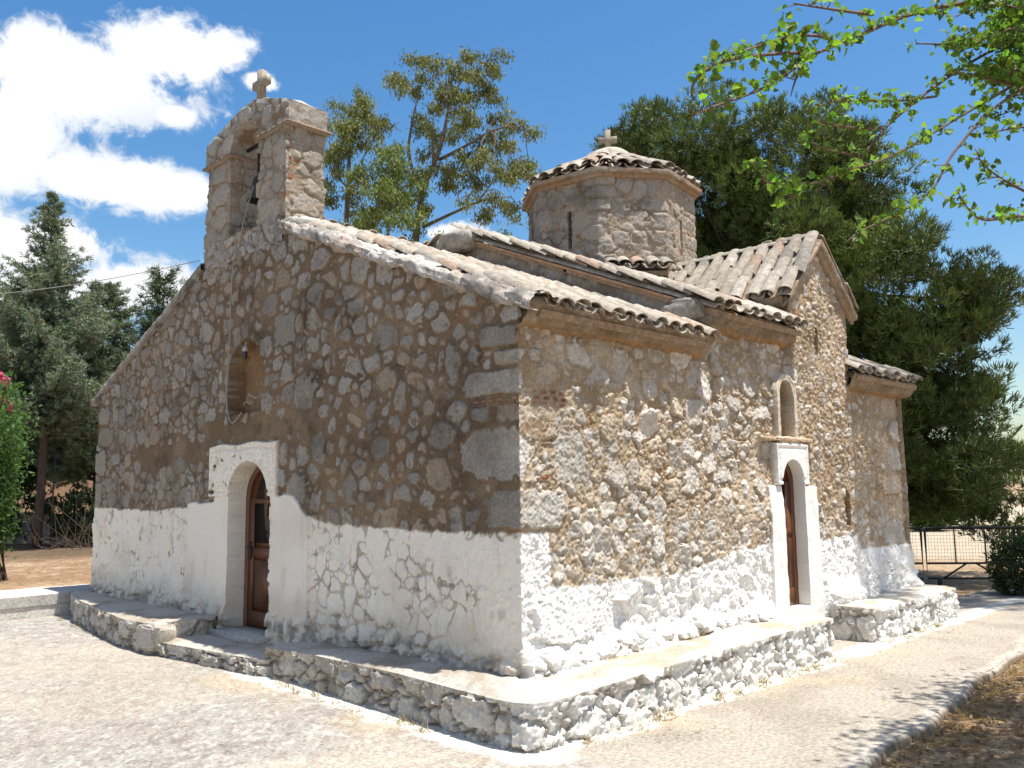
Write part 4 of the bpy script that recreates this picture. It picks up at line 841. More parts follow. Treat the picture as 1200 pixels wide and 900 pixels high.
# ------------------------------------------------------------------ small things on the front
def cable(name, pts, r, mat, label, cat, n=6):
    pts = np.asarray(pts, float); t = np.linspace(0, len(pts)-1, (len(pts)-1)*8+1); q = np.stack([np.interp(t, range(len(pts)), pts[:, k]) for k in range(3)], -1)
    k = np.ones(7)/7; s = np.stack([np.convolve(np.pad(q[:, i], 3, mode='edge'), k, 'valid') for i in range(3)], -1)
    m = MB(); m.tube(s, r, n); return tag(m.build(name, mat, None, True, loc=s[0]), label, cat)
def wpt(px, py, off=.05):
    d = ray(px, py); t = (-off-CAMP[0])/d[0]; return CAMP+d*t
cable('bell_rope', [(.10, 4.36, 4.9), (-.02, 4.34, 4.5), wpt(281, 281), wpt(274, 300), wpt(271, 340), wpt(269.5, 390), wpt(266, 440), wpt(265, 470), wpt(267, 485), wpt(271, 497), wpt(277, 492), wpt(284, 482)], .006, M_cable, 'grey rope hanging down the front wall from the belfry', 'rope')
th = np.linspace(0, 3.3*math.pi, 22)
cable('wire_coil', [(-.055-.02*math.sin(a*1.7), 4.12+.11*math.cos(a)*(.5+.05*a)-.012*a, 2.27+.05*math.sin(a*1.15)*(.5+.05*a)+.012*a) for a in th], .0045, M_cable, 'loose coil of grey wire lying on the niche sill', 'wire')
w0 = at(-260, 345, 13); w1 = np.array((.0, 5.36, 4.17)); tt = np.linspace(0, 1, 12)[:, None]; cable('overhead_wire', w0+(w1-w0)*tt-np.array((0, 0, 1))*(.25*4*tt*(1-tt)), .005, M_cable, 'thin overhead wire running left from the belfry base', 'wire')
lan = empty('hanging_lamp', (-.04, 4.22, 2.80), 'small white lamp fitting at the top of the niche', 'lamp')
m = MB(); m.tube([(-.0, 4.22, 2.98), (-.03, 4.22, 2.99), (-.04, 4.22, 2.93)], .008, 8); m.tube([(-.04, 4.22, 2.94), (-.04, 4.22, 2.925), (-.04, 4.22, 2.89), (-.04, 4.22, 2.885)], [.016, .03, .03, .024], 12); m.build('lamp_cap', M_white, lan)
m = MB(); m.tube([(-.04, 4.22, 2.884), (-.04, 4.22, 2.87), (-.04, 4.22, 2.81), (-.04, 4.22, 2.80)], [.022, .028, .026, .016], 12); m.build('lamp_glass', M_glassdark, lan)

# ------------------------------------------------------------------ vegetation builders
def unit(v): return v/(np.linalg.norm(v, axis=-1)[..., None]+1e-9)
def blades(base, dirv, ln, wd, colr, mat, name, parent, tip=.25):
    """thin double-tapered blades (needles): one quad each"""
    n = len(base); side = unit(np.cross(dirv, rng.normal(size=(n, 3)))); ln = np.broadcast_to(ln, (n,))[:, None]; wd = np.broadcast_to(wd, (n,))[:, None]
    V = np.stack([base-side*wd*.5, base+side*wd*.5, base+dirv*ln+side*wd*tip, base+dirv*ln-side*wd*tip], 1); return mk(name, V.reshape(-1, 3), np.arange(4*n).reshape(n, 4), mat, parent, np.repeat(colr, 4, axis=0))
def leaves(base, dirv, nrm, ln, wd, colr, mat, name, parent, fold=.25):
    """pointed folded leaves, 6 vertices"""
    n = len(base); dirv = unit(dirv); side = unit(np.cross(dirv, nrm)); up = np.cross(side, dirv); ln = np.broadcast_to(ln, (n,))[:, None]; wd = np.broadcast_to(wd, (n,))[:, None]
    p0 = base; p1 = base+dirv*ln*.4+side*wd*.5+up*wd*fold; p2 = base+dirv*ln*.45; p3 = base+dirv*ln*.4-side*wd*.5+up*wd*fold; p4 = base+dirv*ln-up*wd*fold*.6
    V = np.stack([p0, p1, p2, p3, p4], 1); i = np.arange(n)[:, None]*5; F = np.concatenate([i+np.array([[0, 2, 1]]), i+np.array([[0, 3, 2]]), i+np.array([[1, 2, 4]]), i+np.array([[2, 3, 4]])]); return mk(name, V.reshape(-1, 3), F, mat, parent, np.repeat(colr, 5, axis=0))
def sph(n): return unit(rng.normal(size=(n, 3)))
def vary(c, n, v=.25, hue=.12):
    k = 1+v*(rng.random((n, 1))*2-1); return np.clip(np.asarray(c)*k*(1+hue*(rng.random((n, 3))*2-1)), 0, 1)
def curve(pts, n=6):
    pts = np.asarray(pts, float)
    if len(pts) < 3: t = np.linspace(0, 1, n)[:, None]; return pts[0]+(pts[-1]-pts[0])*t
    t = np.linspace(0, len(pts)-1, (len(pts)-1)*n+1); q = np.stack([np.interp(t, range(len(pts)), pts[:, k]) for k in range(3)], -1); m = n//2; ker = np.ones(2*m+1)/(2*m+1)
    s = np.stack([np.convolve(np.pad(q[:, i], m, mode='edge'), ker, 'valid') for i in range(3)], -1); s[0] = pts[0]; s[-1] = pts[-1]; return s
def clump_pine(blobs, density, base_col, ln=(.14, .24), name='crown', parent=None, per=9, wd=.011, upb=.45):
    """blobs: (cx,cy,cz, r) small sprays; each spray is a tuft cloud whose needles fan outward and upward"""
    B = []; Dv = []; Cc = []
    for (x, y, z, r) in blobs:
        n = max(6, int(density*r*r)); d = sph(n); d[:, 2] = d[:, 2]*.75+.12; rad = r*(.35+.65*rng.random(n)**.45); c = np.array((x, y, z))+d*rad[:, None]*np.array((1, 1, .72))
        tone = vary(np.asarray(base_col)*(.65+.7*rng.random()), n, .35)
        for q in range(per):
            dv = unit(d*.9+np.array((0, 0, upb))+rng.normal(size=(n, 3))*.55); B.append(c+rng.normal(size=(n, 3))*.02); Dv.append(dv); Cc.append(tone)
    B = np.vstack(B); Dv = np.vstack(Dv); Cc = np.vstack(Cc); return blades(B, Dv, rng.uniform(*ln, len(B)), wd*(.7+.6*rng.random(len(B))), Cc, M_needle, name, parent)

# big Aleppo pine behind the east end ---------------------------------------
def ell_blobs(ells, n_per_area, rb):
    out = []
    for (c, rad) in ells:
        n = int(n_per_area*rad[0]*rad[2]*4); d = sph(n); k = .55+.45*rng.random(n)**.5
        p = c+d*rad*k[:, None]; out += [(*q, rng.uniform(*rb)) for q in p]
    return out
def E(px, py, rx, ry, dep, rd=None):
    s = dep/FPX; return (at(px, py, dep), np.array((rx*s*.9 if rd is None else rd, rx*s*.9 if rd is None else rd, ry*s)))
pine = empty('pine_tree', (12.6, 4.4, GZ), 'huge dense green pine spreading behind the drum and the east end of the church', 'tree')
els = [E(795, 185, 75, 62, 18.6), E(860, 165, 80, 55, 18.2), E(760, 180, 45, 42, 19.2), E(935, 200, 95, 85, 17.8), E(1010, 225, 55, 60, 17.5), E(840, 260, 90, 90, 18.5), E(960, 320, 110, 95, 17.2), E(1040, 350, 90, 85, 16.6), E(1110, 350, 65, 68, 16.2), E(1160, 350, 32, 50, 16.5), E(1090, 440, 85, 70, 16.2), E(1060, 520, 80, 80, 16.4), E(1120, 560, 62, 55, 15.6),
       E(1165, 585, 45, 45, 15.8), E(1000, 450, 90, 90, 17.5), E(1140, 400, 50, 55, 16.0), E(1095, 570, 45, 40, 16.0), E(1170, 530, 28, 28, 17)]
els += [E(850, 330, 80, 90, 19.3), E(900, 430, 90, 90, 19.), E(1030, 430, 60, 80, 18), E(830, 240, 70, 60, 19.5), E(1100, 500, 70, 70, 17)]
els += [E(985, 310, 60, 60, 18), E(760, 240, 50, 70, 19.5), E(880, 300, 70, 60, 19.6), E(990, 230, 60, 60, 18.4)]
bl = ell_blobs(els, 5.2, (.32, .62))
clump_pine(bl, 300, (.105, .142, .036), (.075, .15), 'crown', pine, 9, .017, .75)
mb = MB(); tb = np.array((12.6, 4.4, GZ)); tp_ = at(890, 200, 18.3)
trunk = curve([tb, tb+(0.1, .1, 2.4), (12.4, 4.7, 5.0), tp_], 6); mb.tube(trunk, np.linspace(.30, .06, len(trunk)), 10)
for (c, rad) in els:
    k = int(len(trunk)*(.35+.5*rng.random())); a = trunk[min(k, len(trunk)-1)]; mb.tube(curve([a, (a+c)/2+(0, 0, .3), c], 5), np.linspace(.07, .015, 11), 7)
mb.build('trunk', M_bark, pine, True)

# taller conifer outside the frame to the south-east whose shade falls across the east bay and the end of the path
sp = empty('pine_tree', (13.6, -6.0, GZ), 'tall pine off the right edge that shades the far end of the path', 'tree')
bl = ell_blobs([((7.75, -3.15, 12.0), np.array((.85, .8, .6))), ((9.9, -3.3, 12.3), np.array((1.3, 1.35, .8))), ((12.2, -2.9, 12.4), np.array((1.8, 2.0, .9))), ((13.0, -5.5, 12.5), np.array((2.3, 2.2, 1.3)))], 6, (.3, .5))
clump_pine(bl, 230, (.09, .12, .04), (.14, .26), 'crown', sp, 7, .02)
mb = MB(); tk = curve([(13.6, -6.0, GZ), (13.5, -5.8, 5), (13.1, -5.4, 10), (12.8, -5.2, 13.2)], 6); mb.tube(tk, np.linspace(.32, .08, len(tk)), 10)
for c in ((7.8, -3.2, 12), (9.9, -3.3, 12.3), (12.2, -2.9, 12.4)): mb.tube(curve([tk[-5], (np.array(c)+tk[-5])/2+(0, 0, .2), c], 5), np.linspace(.11, .03, 11), 7)
mb.build('trunk', M_bark, sp, True)

# conifers left of the church -------------------------------------------------
def conifer(root, base, h, trunk_r, z0, spread, nb, colr, seed, droop=.1, ln=(.10, .18), dens=1., lean=(0, 0), up_tip=.25, gap=.0):
    global rng; rng = np.random.default_rng(seed); base = np.array(base, float); top = base+np.array((lean[0], lean[1], h)); t = np.linspace(0, 1, 14)
    tr = base+(top-base)*t[:, None]+np.stack([.05*np.sin(t*7), .05*np.cos(t*5)-.05, t*0], -1); m = MB(); m.tube(tr, trunk_r*(1-t*.93), 9); B = []; D = []; Cc = []; sp_ = []
    for k in range(nb):
        f = z0+(1-z0)*((k+rng.random()*.7)/nb)**.92; o = base+(top-base)*f; az = k*2.4+rng.normal()*.5; f = min(.985, f+rng.normal()*.015); o = base+(top-base)*f; r = spread(f)*(.5+.65*rng.random())
        if rng.random() < gap: r *= .45
        d = np.array((math.cos(az), math.sin(az), 0)); pts = curve([o, o+d*r*.5+(0, 0, r*.06), o+d*r+(0, 0, -droop*r+up_tip*r*.4)], 5); m.tube(pts, np.linspace(.018+.02*(1-f), .006, len(pts)), 5, cap=False)
        for q in np.linspace(.22, 1, max(3, int(r/.16))):
            c = np.array([np.interp(q*(len(pts)-1), range(len(pts)), pts[:, i]) for i in range(3)]); w = .34*r*(1.15-q)+.14*min(1, r/.6)
            ntw = max(2, int(dens*(2+w*7)))
            for s in range(ntw):
                sd = np.cross(d, (0, 0, 1))*(1 if s % 2 else -1); tdir = unit(sd*rng.uniform(.4, 1)+d*.7+np.array((0, 0, rng.uniform(-.45, .75)))); L_ = w*rng.uniform(.5, 1.1); ns_ = max(3, int(L_/.055)); x = np.linspace(.15, 1, ns_)[:, None]
                pc_ = c+tdir*L_*x; tone = vary(np.asarray(colr)*(.7+.6*rng.random()), 1, .2)
                for z_ in range(5): B.append(pc_+rng.normal(size=pc_.shape)*.012); D.append(unit(tdir*.8+rng.normal(size=pc_.shape)*.65+np.array((0, 0, .2)))); Cc.append(np.repeat(tone, ns_, 0))
    m.build('trunk', M_bark, root, True); B = np.vstack(B); D = np.vstack(D); Cc = np.vstack(Cc); blades(B, D, rng.uniform(*ln, len(B)), .019, Cc, M_needle, 'crown', root)
BL = at(42, 652, 23.5); BL[2] = terr(np.array(BL[0]), np.array(BL[1]))
c1 = empty('conifer_tree', BL, 'tall slender grey-green conifer with a bare reddish trunk left of the church', 'tree')
conifer(c1, BL, 10.0, .13, .30, lambda f: 3.2*(1-f)**.92*min(1, .6+f)+.06, 230, (.185, .225, .15), 71, -.12, (.06, .12), 1.25, (-.1, -.1), up_tip=.7, gap=.3)
p2 = at(178, 600, 27); p2[2] = terr(np.array(p2[0]), np.array(p2[1]))
c2 = empty('conifer_tree', p2, 'young pine with upright candle shoots peeping over the left roof slope', 'tree')
conifer(c2, p2, 8.7, .13, .35, lambda f: 1.35*(1-f)**.5+.15, 90, (.065, .10, .045), 72, -.55, (.16, .26), .8, (.1, 0), up_tip=1.2)
p3 = at(108, 620, 26); p3[2] = terr(np.array(p3[0]), np.array(p3[1]))
c3 = empty('conifer_tree', p3, 'bushy shorter conifer between the slender conifer and the church wall', 'tree')
conifer(c3, p3, 8.0, .12, .22, lambda f: 2.5*(1-f)**.6+.15, 190, (.145, .18, .105), 73, -.05, (.07, .13), 1.2, up_tip=.5)
p4 = at(5, 610, 27); p4[2] = terr(np.array(p4[0]), np.array(p4[1]))
c4 = empty('conifer_tree', p4, 'dark conifer at the left picture edge behind the flowering shrub', 'tree')
conifer(c4, p4, 8.0, .12, .22, lambda f: 2.5*(1-f)**.6+.15, 170, (.10, .13, .07), 74, -.05, (.07, .13), 1.2, up_tip=.5)

# eucalypts behind the church ---------------------------------------------------
def zc(a, b, dep): return at(370+a*.2778, 40+b*.2778, dep)
def eucalypt(root, limbs, clumps, dep, colr, seed, r0=.13, ground=None):
    global rng; rng = np.random.default_rng(seed); m = MB(); allp = []
    for pts, ra, rb, off in limbs:
        P3 = [zc(a, b, dep+off*k/max(1, len(pts)-1)) for k, (a, b) in enumerate(pts)]
        if ground is not None and pts is limbs[0][0]: P3 = [ground]+P3
        c = curve(P3, 6); m.tube(c, np.linspace(ra*.75, rb*.7, len(c)), 8); allp.append(c)
    A = np.vstack(allp); B = []; D = []; Cc = []
    for (a, b) in clumps:
        c = zc(a+rng.normal()*6, b+rng.normal()*6, dep+rng.normal()*.55); j = A[np.argmin(np.linalg.norm(A-c, axis=1))]; m.tube(curve([j, (j+c)/2+(0, 0, .12), c], 4), np.linspace(.014, .005, 9), 5, cap=False)
        for s in range(rng.integers(3, 6)):
            cc = c+rng.normal(size=3)*np.array((.15, .15, .11)); n = rng.integers(55, 90); p = cc+rng.normal(size=(n, 3))*np.array((.085, .085, .075))
            B.append(p); D.append(unit(np.array((0, 0, -1.))+rng.normal(size=(n, 3))*.55)); Cc.append(vary(np.asarray(colr)*(.75+.55*rng.random()), n, .25))
    B = np.vstack(B); D = np.vstack(D); Cc = np.vstack(Cc); m.build('trunk', M_barkpale, root, True); leaves(B, D, sph(len(B)), rng.uniform(.08, .13, len(B)), .034, Cc, M_leaf, 'crown', root, .1)
g1 = at(470, 610, 21); g1[2] = -.1
e1 = empty('eucalyptus_tree', g1, 'larger open-crowned eucalyptus with a leaning pale trunk behind the roof', 'tree', 'eucalyptus trees behind the church')
eucalypt(e1, [([(420, 870), (440, 700), (475, 600), (520, 500), (550, 380), (560, 300), (610, 200), (640, 130)], .115, .015, .6), ([(475, 600), (500, 560), (490, 440), (500, 380)], .06, .015, -.5), ([(440, 640), (385, 520), (400, 400), (430, 260), (470, 150)], .06, .012, .8), ([(520, 530), (640, 470), (760, 390), (880, 390)], .06, .012, -.9),
              ([(450, 815), (600, 745), (700, 700), (820, 685)], .06, .015, .5), ([(690, 700), (760, 600), (870, 560)], .03, .01, .3), ([(560, 300), (520, 200), (470, 110)], .035, .01, .4), ([(610, 200), (700, 140), (750, 80)], .03, .01, -.4)],
         [(740, 90), (755, 130), (690, 150), (650, 110), (640, 170), (570, 170), (520, 140), (460, 110), (430, 90), (390, 220), (340, 210), (370, 180), (460, 220), (700, 250), (750, 190), (760, 270), (570, 240), (610, 250), (650, 260), (500, 310), (590, 340), (660, 360), (600, 420), (540, 440), (480, 400), (450, 370), (760, 370), (850, 390), (905, 400), (780, 440), (700, 440), (820, 470), (760, 500), (690, 520), (620, 530), (560, 560),
          (640, 600), (680, 630), (620, 680), (590, 640), (560, 600), (800, 580), (860, 570), (890, 560), (840, 620), (790, 690), (730, 740), (860, 770), (460, 480), (480, 720), (790, 730), (870, 620), (450, 580), (540, 260), (620, 380), (700, 540), (745, 560)], 20, (.16, .17, .065), 81, ground=g1)
g2 = at(408, 610, 22); g2[2] = -.1
e2 = empty('eucalyptus_tree', g2, 'smaller eucalyptus close behind the belfry', 'tree', 'eucalyptus trees behind the church')
eucalypt(e2, [([(125, 800), (140, 600), (142, 480), (148, 380), (180, 270)], .10, .015, .5), ([(140, 640), (200, 520), (260, 420)], .035, .01, .5), ([(135, 650), (60, 570), (50, 500)], .03, .01, .3)],
         [(180, 265), (150, 320), (200, 300), (100, 350), (60, 380), (220, 330), (230, 360), (270, 400), (260, 450), (210, 470), (160, 430), (110, 430), (60, 540), (50, 580), (190, 620), (130, 600), (170, 690), (70, 620), (110, 520), (240, 640), (60, 690), (180, 380), (120, 390), (200, 720), (80, 480), (40, 520)], 20.5, (.16, .175, .065), 82, ground=g2)
g3 = at(440, 610, 20); g3[2] = -.1
e3 = empty('eucalyptus_tree', g3, 'low leafy eucalyptus filling the gap between the two taller ones', 'tree', 'eucalyptus trees behind the church')
eucalypt(e3, [([(310, 900), (300, 700), (310, 560), (330, 490)], .07, .012, .3), ([(300, 720), (360, 640), (400, 560)], .03, .01, .3), ([(305, 780), (260, 700), (240, 620)], .03, .01, .2)],
         [(310, 490), (340, 520), (280, 510), (250, 540), (220, 560), (340, 570), (290, 590), (240, 600), (380, 560), (400, 620), (360, 640), (300, 650), (260, 660), (390, 690), (430, 650), (350, 710), (310, 760), (280, 780), (350, 790), (400, 770), (250, 740), (290, 720), (220, 790), (180, 800), (380, 830), (240, 800)], 19.4, (.14, .175, .055), 83, ground=g3)
# tops of two young trees over the roof line
for (a, b, lab) in ((519, 286, 'small leafy treetop showing just above the roof, left one'), (590, 285, 'small leafy treetop showing just above the roof beside the drum')):
    c = at(a, b, 17); gnd = c.copy(); gnd[2] = -.1; o = empty('young_tree', gnd, lab, 'tree', 'young treetops above the roof'); m = MB(); m.tube(curve([gnd, c], 8), np.linspace(.05, .01, 8), 7); m.build('trunk', M_bark, o, True)
    n = 420; p = c+rng.normal(size=(n, 3))*np.array((.12, .12, .13))-(0, 0, .06); leaves(p, rng.normal(size=(n, 3))+(0, 0, .3), sph(n), .08, .04, vary((.14, .19, .06), n), M_leaf, 'crown', o)

# flowering shrub at the left edge ------------------------------------------------
rng = np.random.default_rng(91)
sb = at(-12, 652, 14.5); sb[2] = GZ+.3
fsh = empty('flowering_shrub', sb, 'climbing green shrub with pink flowers at the left picture edge', 'shrub')
stems = []; m = MB(); B = []; D = []
for k in range(46):
    tgt = at(rng.uniform(-110, 18), rng.uniform(425, 600), 14.5+rng.normal()*.5); a = sb+rng.normal(size=3)*(.15, .15, 0); p = curve([a, (a+tgt)/2+(0, 0, .5), tgt+(0, 0, .15), tgt+np.array((.12*rng.normal(), .12*rng.normal(), -.35))], 5); m.tube(p, np.linspace(.018, .004, len(p)), 5, cap=False)
    for q in p[3:]:
        n = 30; B.append(q+rng.normal(size=(n, 3))*.15); D.append(unit(rng.normal(size=(n, 3))+(0, 0, -.6)))
m.build('stem', M_bark, fsh, True); B = np.vstack(B); D = np.vstack(D); leaves(B, D, sph(len(B)), rng.uniform(.07, .12, len(B)), .045, vary((.07, .14, .04), len(B), .35), M_leaf, 'foliage', fsh)
for (a, b) in ((1, 440), (12, 478), (3, 464), (-12, 470), (-30, 450), (9, 472), (-50, 480), (5, 448)):
    c = at(a, b, 13.9); n = 34; B = c+rng.normal(size=(n, 3))*.028; leaves(B, sph(n)+(0, 0, .3), sph(n), .06, .05, vary((.62, .12, .30), n, .2, .05), M_petal, 'flower', fsh)

# low wall and scrub in the shade at the left ----------------------------------------
def seg_wall(px0, px1, dep, z1, label):
    a = at(px0, 640, dep); b = at(px1, 640, dep+1.5); a[2] = b[2] = 0; Ln = np.hypot(*(b-a)[:2]); w = empty('low_wall', (a+b)/2*np.array((1, 1, 0))+np.array((0, 0, -.15)), label, 'wall')
    d = (b-a)/Ln; nrm = np.array((d[1], -d[0]))
    rubble([(0, a[0], a[1]), (Ln, b[0], b[1])], lambda u: z1+.05*np.sin(u*1.7), .05, -.3, z1+.1, [(.12, .2, 400, 1.5), (.06, .12, 800, 1.5)], 95, M_wall, 'face', ((.2, .18, .16), (.28, .25, .22)), (.13, .1, .075), parent=w, rough=2).location = -w.location
    m = MB(); ax = np.array([d, np.array((-nrm[0], -nrm[1], 0)), (0, 0, 1)]); m.box((a+b)/2+np.array((-nrm[0]*.2, -nrm[1]*.2, (z1-.06-.3)/2)), (Ln, .36, z1-.06+.3), ax, (.2, .17, .14)); m.build('core', M_wall, w); return w
seg_wall(-60, 240, 25.2, .86, 'low dark retaining wall in the tree shade left of the church')
rng = np.random.default_rng(97); m = MB(); sc_ = at(98, 640, 22.5); sc_[2] = -.1; scr = empty('dead_shrub', sc_, 'tangle of dry bare branches in the shade left of the church', 'shrub')
for k in range(42):
    a = sc_+np.array((rng.normal()*.5, rng.normal()*.5, .1)); b = a+np.array((rng.normal()*.9, rng.normal()*.5, abs(rng.normal())*.9+.25)); m.tube(curve([a, (a+b)/2+rng.normal(size=3)*.15, b], 4), np.linspace(.010, .003, 9), 4, cap=False)
m.build('branches', M_bark, scr)
pol = at(58, 655, 22.8); pol[2] = -.12; m = MB(); m.tube([pol, pol+(0, 0, 1.4), pol+(0.02, 0, 2.7)], .022, 8); tag(m.build('thin_pole', M_iron, None, True, loc=pol), 'thin dark upright pole beside the reddish conifer trunk', 'pole')

# shrubs and far greenery on the right ---------------------------------------------------
def bush(name, base, rad, n, colr, label, ln=.11, wd=.035, stems=9, seed=1):
    global rng; rng = np.random.default_rng(seed); base = np.array(base, float); o = empty(name, base, label, 'shrub'); m = MB(); c = base+np.array((0, 0, rad[2]*.9))
    for k in range(stems):
        t = c+sph(1)[0]*np.array(rad)*.8; m.tube(curve([base+rng.normal(size=3)*(.06, .06, 0), (base+t)/2+(0, 0, .08), t], 4), np.linspace(.02, .006, 9), 5, cap=False)
    m.build('stem', M_bark, o, True); k = n//14; cs = c+sph(k)*np.array(rad)*(.55+.45*rng.random((k, 1)))
    B = np.repeat(cs, 14, 0)+rng.normal(size=(k*14, 3))*.03; D = unit(rng.normal(size=B.shape)+(0, 0, .5)); leaves(B, D, sph(len(B)), rng.uniform(ln*.7, ln*1.2, len(B)), wd, vary(colr, len(B), .35), M_leaf, 'foliage', o); return o
ob = at(1196, 690, 13.2); ob[2] = GZ; bush('oleander_shrub', ob, (.42, .42, .52), 2600, (.05, .075, .035), 'dark narrow-leaved shrub at the right edge in front of the barrier', .15, .025, 14, 101)
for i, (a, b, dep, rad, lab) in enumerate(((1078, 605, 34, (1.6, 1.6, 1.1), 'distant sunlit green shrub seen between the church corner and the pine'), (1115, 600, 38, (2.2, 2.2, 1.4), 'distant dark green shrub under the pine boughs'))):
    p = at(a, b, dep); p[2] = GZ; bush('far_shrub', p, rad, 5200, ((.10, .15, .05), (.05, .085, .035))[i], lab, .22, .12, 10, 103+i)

for i, (a, b, dep, rad, lab) in enumerate(((95, 640, 24.3, (1.0, .7, .9), 'dark evergreen shrub against the church corner in the shade on the left'), (18, 640, 25.8, (1.1, .8, 1.1), 'dark evergreen shrub behind the low wall under the left conifers'))):
    p = at(a, b, dep); p[2] = terr(np.array(p[0]), np.array(p[1])); bush('evergreen_shrub', p, rad, 4200, (.04, .065, .03), lab, .13, .06, 10, 107+i)
# barrier --------------------------------------------------------------------------------
def barrier(c, d, w, label):
    o = empty('metal_barrier', c, label, 'barrier', 'metal barriers beyond the church'); d = np.array((d[0], d[1], 0.)); d /= np.linalg.norm(d); z = np.array((0, 0, 1.)); n = np.array((d[1], -d[0], 0)); c = np.array(c, float)
    P = lambda s, h: c+d*s+z*h
    m = MB(); m.tube([P(-w/2, .12), P(-w/2, .97), P(-w/2+.02, .99), P(w/2-.02, .99), P(w/2, .97), P(w/2, .12)], .024, 8); m.build('frame', M_iron, o)
    m = MB(); m.tube([P(-w/2, .40), P(w/2, .40)], .020, 6); m.tube([P(-w/2, .15), P(w/2, .15)], .018, 6); m.build('rail', M_iron, o)
    m = MB()
    for k in range(1, int(w/.05)): m.tube([P(-w/2+k*.05, .40), P(-w/2+k*.05, .98)], .0022, 3, cap=False)
    for k in range(1, 10): m.tube([P(-w/2, .40+k*.058), P(w/2, .40+k*.058)], .0022, 3, cap=False)
    m.build('wire_mesh', M_iron, o)
    m = MB(); m.tube([P(-w*.32, .15), P(-w*.05, .40)], .016, 6); m.tube([P(w*.32, .15), P(w*.05, .40)], .016, 6); m.build('brace', M_iron, o)
    for s in (-w*.36, w*.36):
        m = MB(); m.tube([P(s, .16)+n*.0, P(s-.05, .0)+n*.24], .03, 6); m.tube([P(s, .16), P(s+.05, .0)-n*.24], .03, 6); m.build('foot', M_iron, o)
    for s in (-w*.17, w*.17):
        m = MB(); m.tube([P(s, .40), P(s, .99)], .012, 6); m.build('upright', M_iron, o)
fd = np.array((.63, -.78)); f0 = np.array((10.75, 1.30)); labs = ['metal mesh barrier half hidden behind the church corner', 'middle metal mesh barrier between the church and the dark shrub', 'metal mesh barrier behind the dark shrub at the right edge']
for k, lab in enumerate(labs):
    c = f0+fd*(-.55+1.5*k); barrier((c[0], c[1], GZ+.02), fd, 1.44, lab)
# far hills
def hill(name, px0, px1, dist, hts, colr, seed, depth=260):
    n = 90; xs = np.linspace(px0, px1, n); t = np.linspace(0, 1, 26); V = []
    for x in xs:
        d = ray(x, 576); d = np.array((d[0], d[1])); d /= np.linalg.norm(d); hgt = np.interp(x, *hts)
        V.append([(CAMP[0]+d[0]*(dist+depth*q), CAMP[1]+d[1]*(dist+depth*q), -6+(hgt+6)*math.sin(min(q*1.25, 1)*math.pi/2)*(1+.0*q)) for q in t])
    V = np.array(V); X, Y = V[..., 0], V[..., 1]; V[..., 2] += hts[1][0]*0+.08*np.max(hts[1])*fb(X, Y, dist*.12, 5, seed)*t[None]
    C = lerp(np.broadcast_to(np.array(colr), V.shape), np.array((.10, .12, .06)), sm(-.05, .35, fb(X, Y, dist*.03, 5, seed+1))*.75); return tag(mk(name, V, gridF(n, 26)[:, ::-1], M_ground, colr=C.reshape(-1, 3), smooth=True), kind='structure')
hill('hill', 1000, 2000, 330, ([1000, 1130, 1190, 1300, 2000], [6, 10, 22, 30, 40]), (.34, .27, .18), 701)
hill('mountain', -700, 420, 1500, ([-700, -200, 20, 120, 230, 420], [260, 330, 400, 330, 270, 150]), (.30, .29, .27), 711, 900)

# ------------------------------------------------------------------ broad-leaved tree reaching in from the right
rng = np.random.default_rng(111)
TB = np.array((3.4, -4.5, GZ)); mul = empty('broadleaf_tree', TB, 'broad-leaved tree reaching bright green leafy branches in from the upper right', 'tree')
def q6(a, b): return 790+a*.3417, b*.3417
def dep6(px): return 2.6+(px-800)/400*1.6
def br(pts, off=0.): return [at(*q6(a, b), dep6(q6(a, b)[0])+off) for a, b in pts]
tk = curve([TB, TB+(0, .05, 1.2), TB+(-.1, .15, 2.2), TB+(-.15, .3, 3.2)], 5); mb = MB(); mb.tube(tk, np.linspace(.2, .11, len(tk)), 10)
LB = []; LD = []
def limb(pts, ra, rb, fork=None, leafn=3, off=0., dens=1.):
    P3 = br(pts, off)
    if fork is not None: P3 = [fork]+[(fork*.5+P3[0]*.5)+np.array((0, 0, .15))]+P3
    c = curve(P3, 6); mb.tube(c, np.linspace(ra, rb, len(c)), 6)
    s = c if fork is None else c[10:]
    seg = np.concatenate([[0], np.cumsum(np.linalg.norm(np.diff(s, axis=0), axis=1))]); L_ = seg[-1]; n = int(L_/.031*dens)
    for k in range(n):
        q = rng.random()*L_; p = np.array([np.interp(q, seg, s[:, i]) for i in range(3)]); sd = sph(1)[0]; sd[2] = abs(sd[2])*.4
        sl_ = rng.uniform(.015, .06); tip = p+sd*sl_; mb.tube([p, tip], [.003, .0015], 3, cap=False)
        for w in range(rng.integers(2, leafn+2)): LB.append(tip+rng.normal(size=3)*.012); LD.append(sd*.6+rng.normal(size=3)*.7+np.array((0, 0, -.12)))
    return c
F1 = tk[-1]; F2 = tk[-4]
limb([(1260, -30), (1120, -10), (930, 20), (820, 45), (740, 75), (640, 120), (540, 160), (440, 205), (370, 270), (260, 325), (130, 365), (60, 400)], .013, .003, F1)
limb([(440, 180), (330, 185), (200, 200), (110, 230), (60, 290), (60, 330)], .007, .003); limb([(540, 130), (420, 115), (280, 160), (200, 190)], .006, .003); limb([(680, 50), (560, 35), (410, 12)], .007, .003, dens=.5); limb([(440, 205), (410, 290), (400, 330)], .005, .002)
limb([(1300, 60), (1210, 115), (1060, 185), (900, 290), (800, 370), (720, 440), (650, 530), (580, 590), (480, 660)], .011, .0025, F1, dens=.6, off=.25)
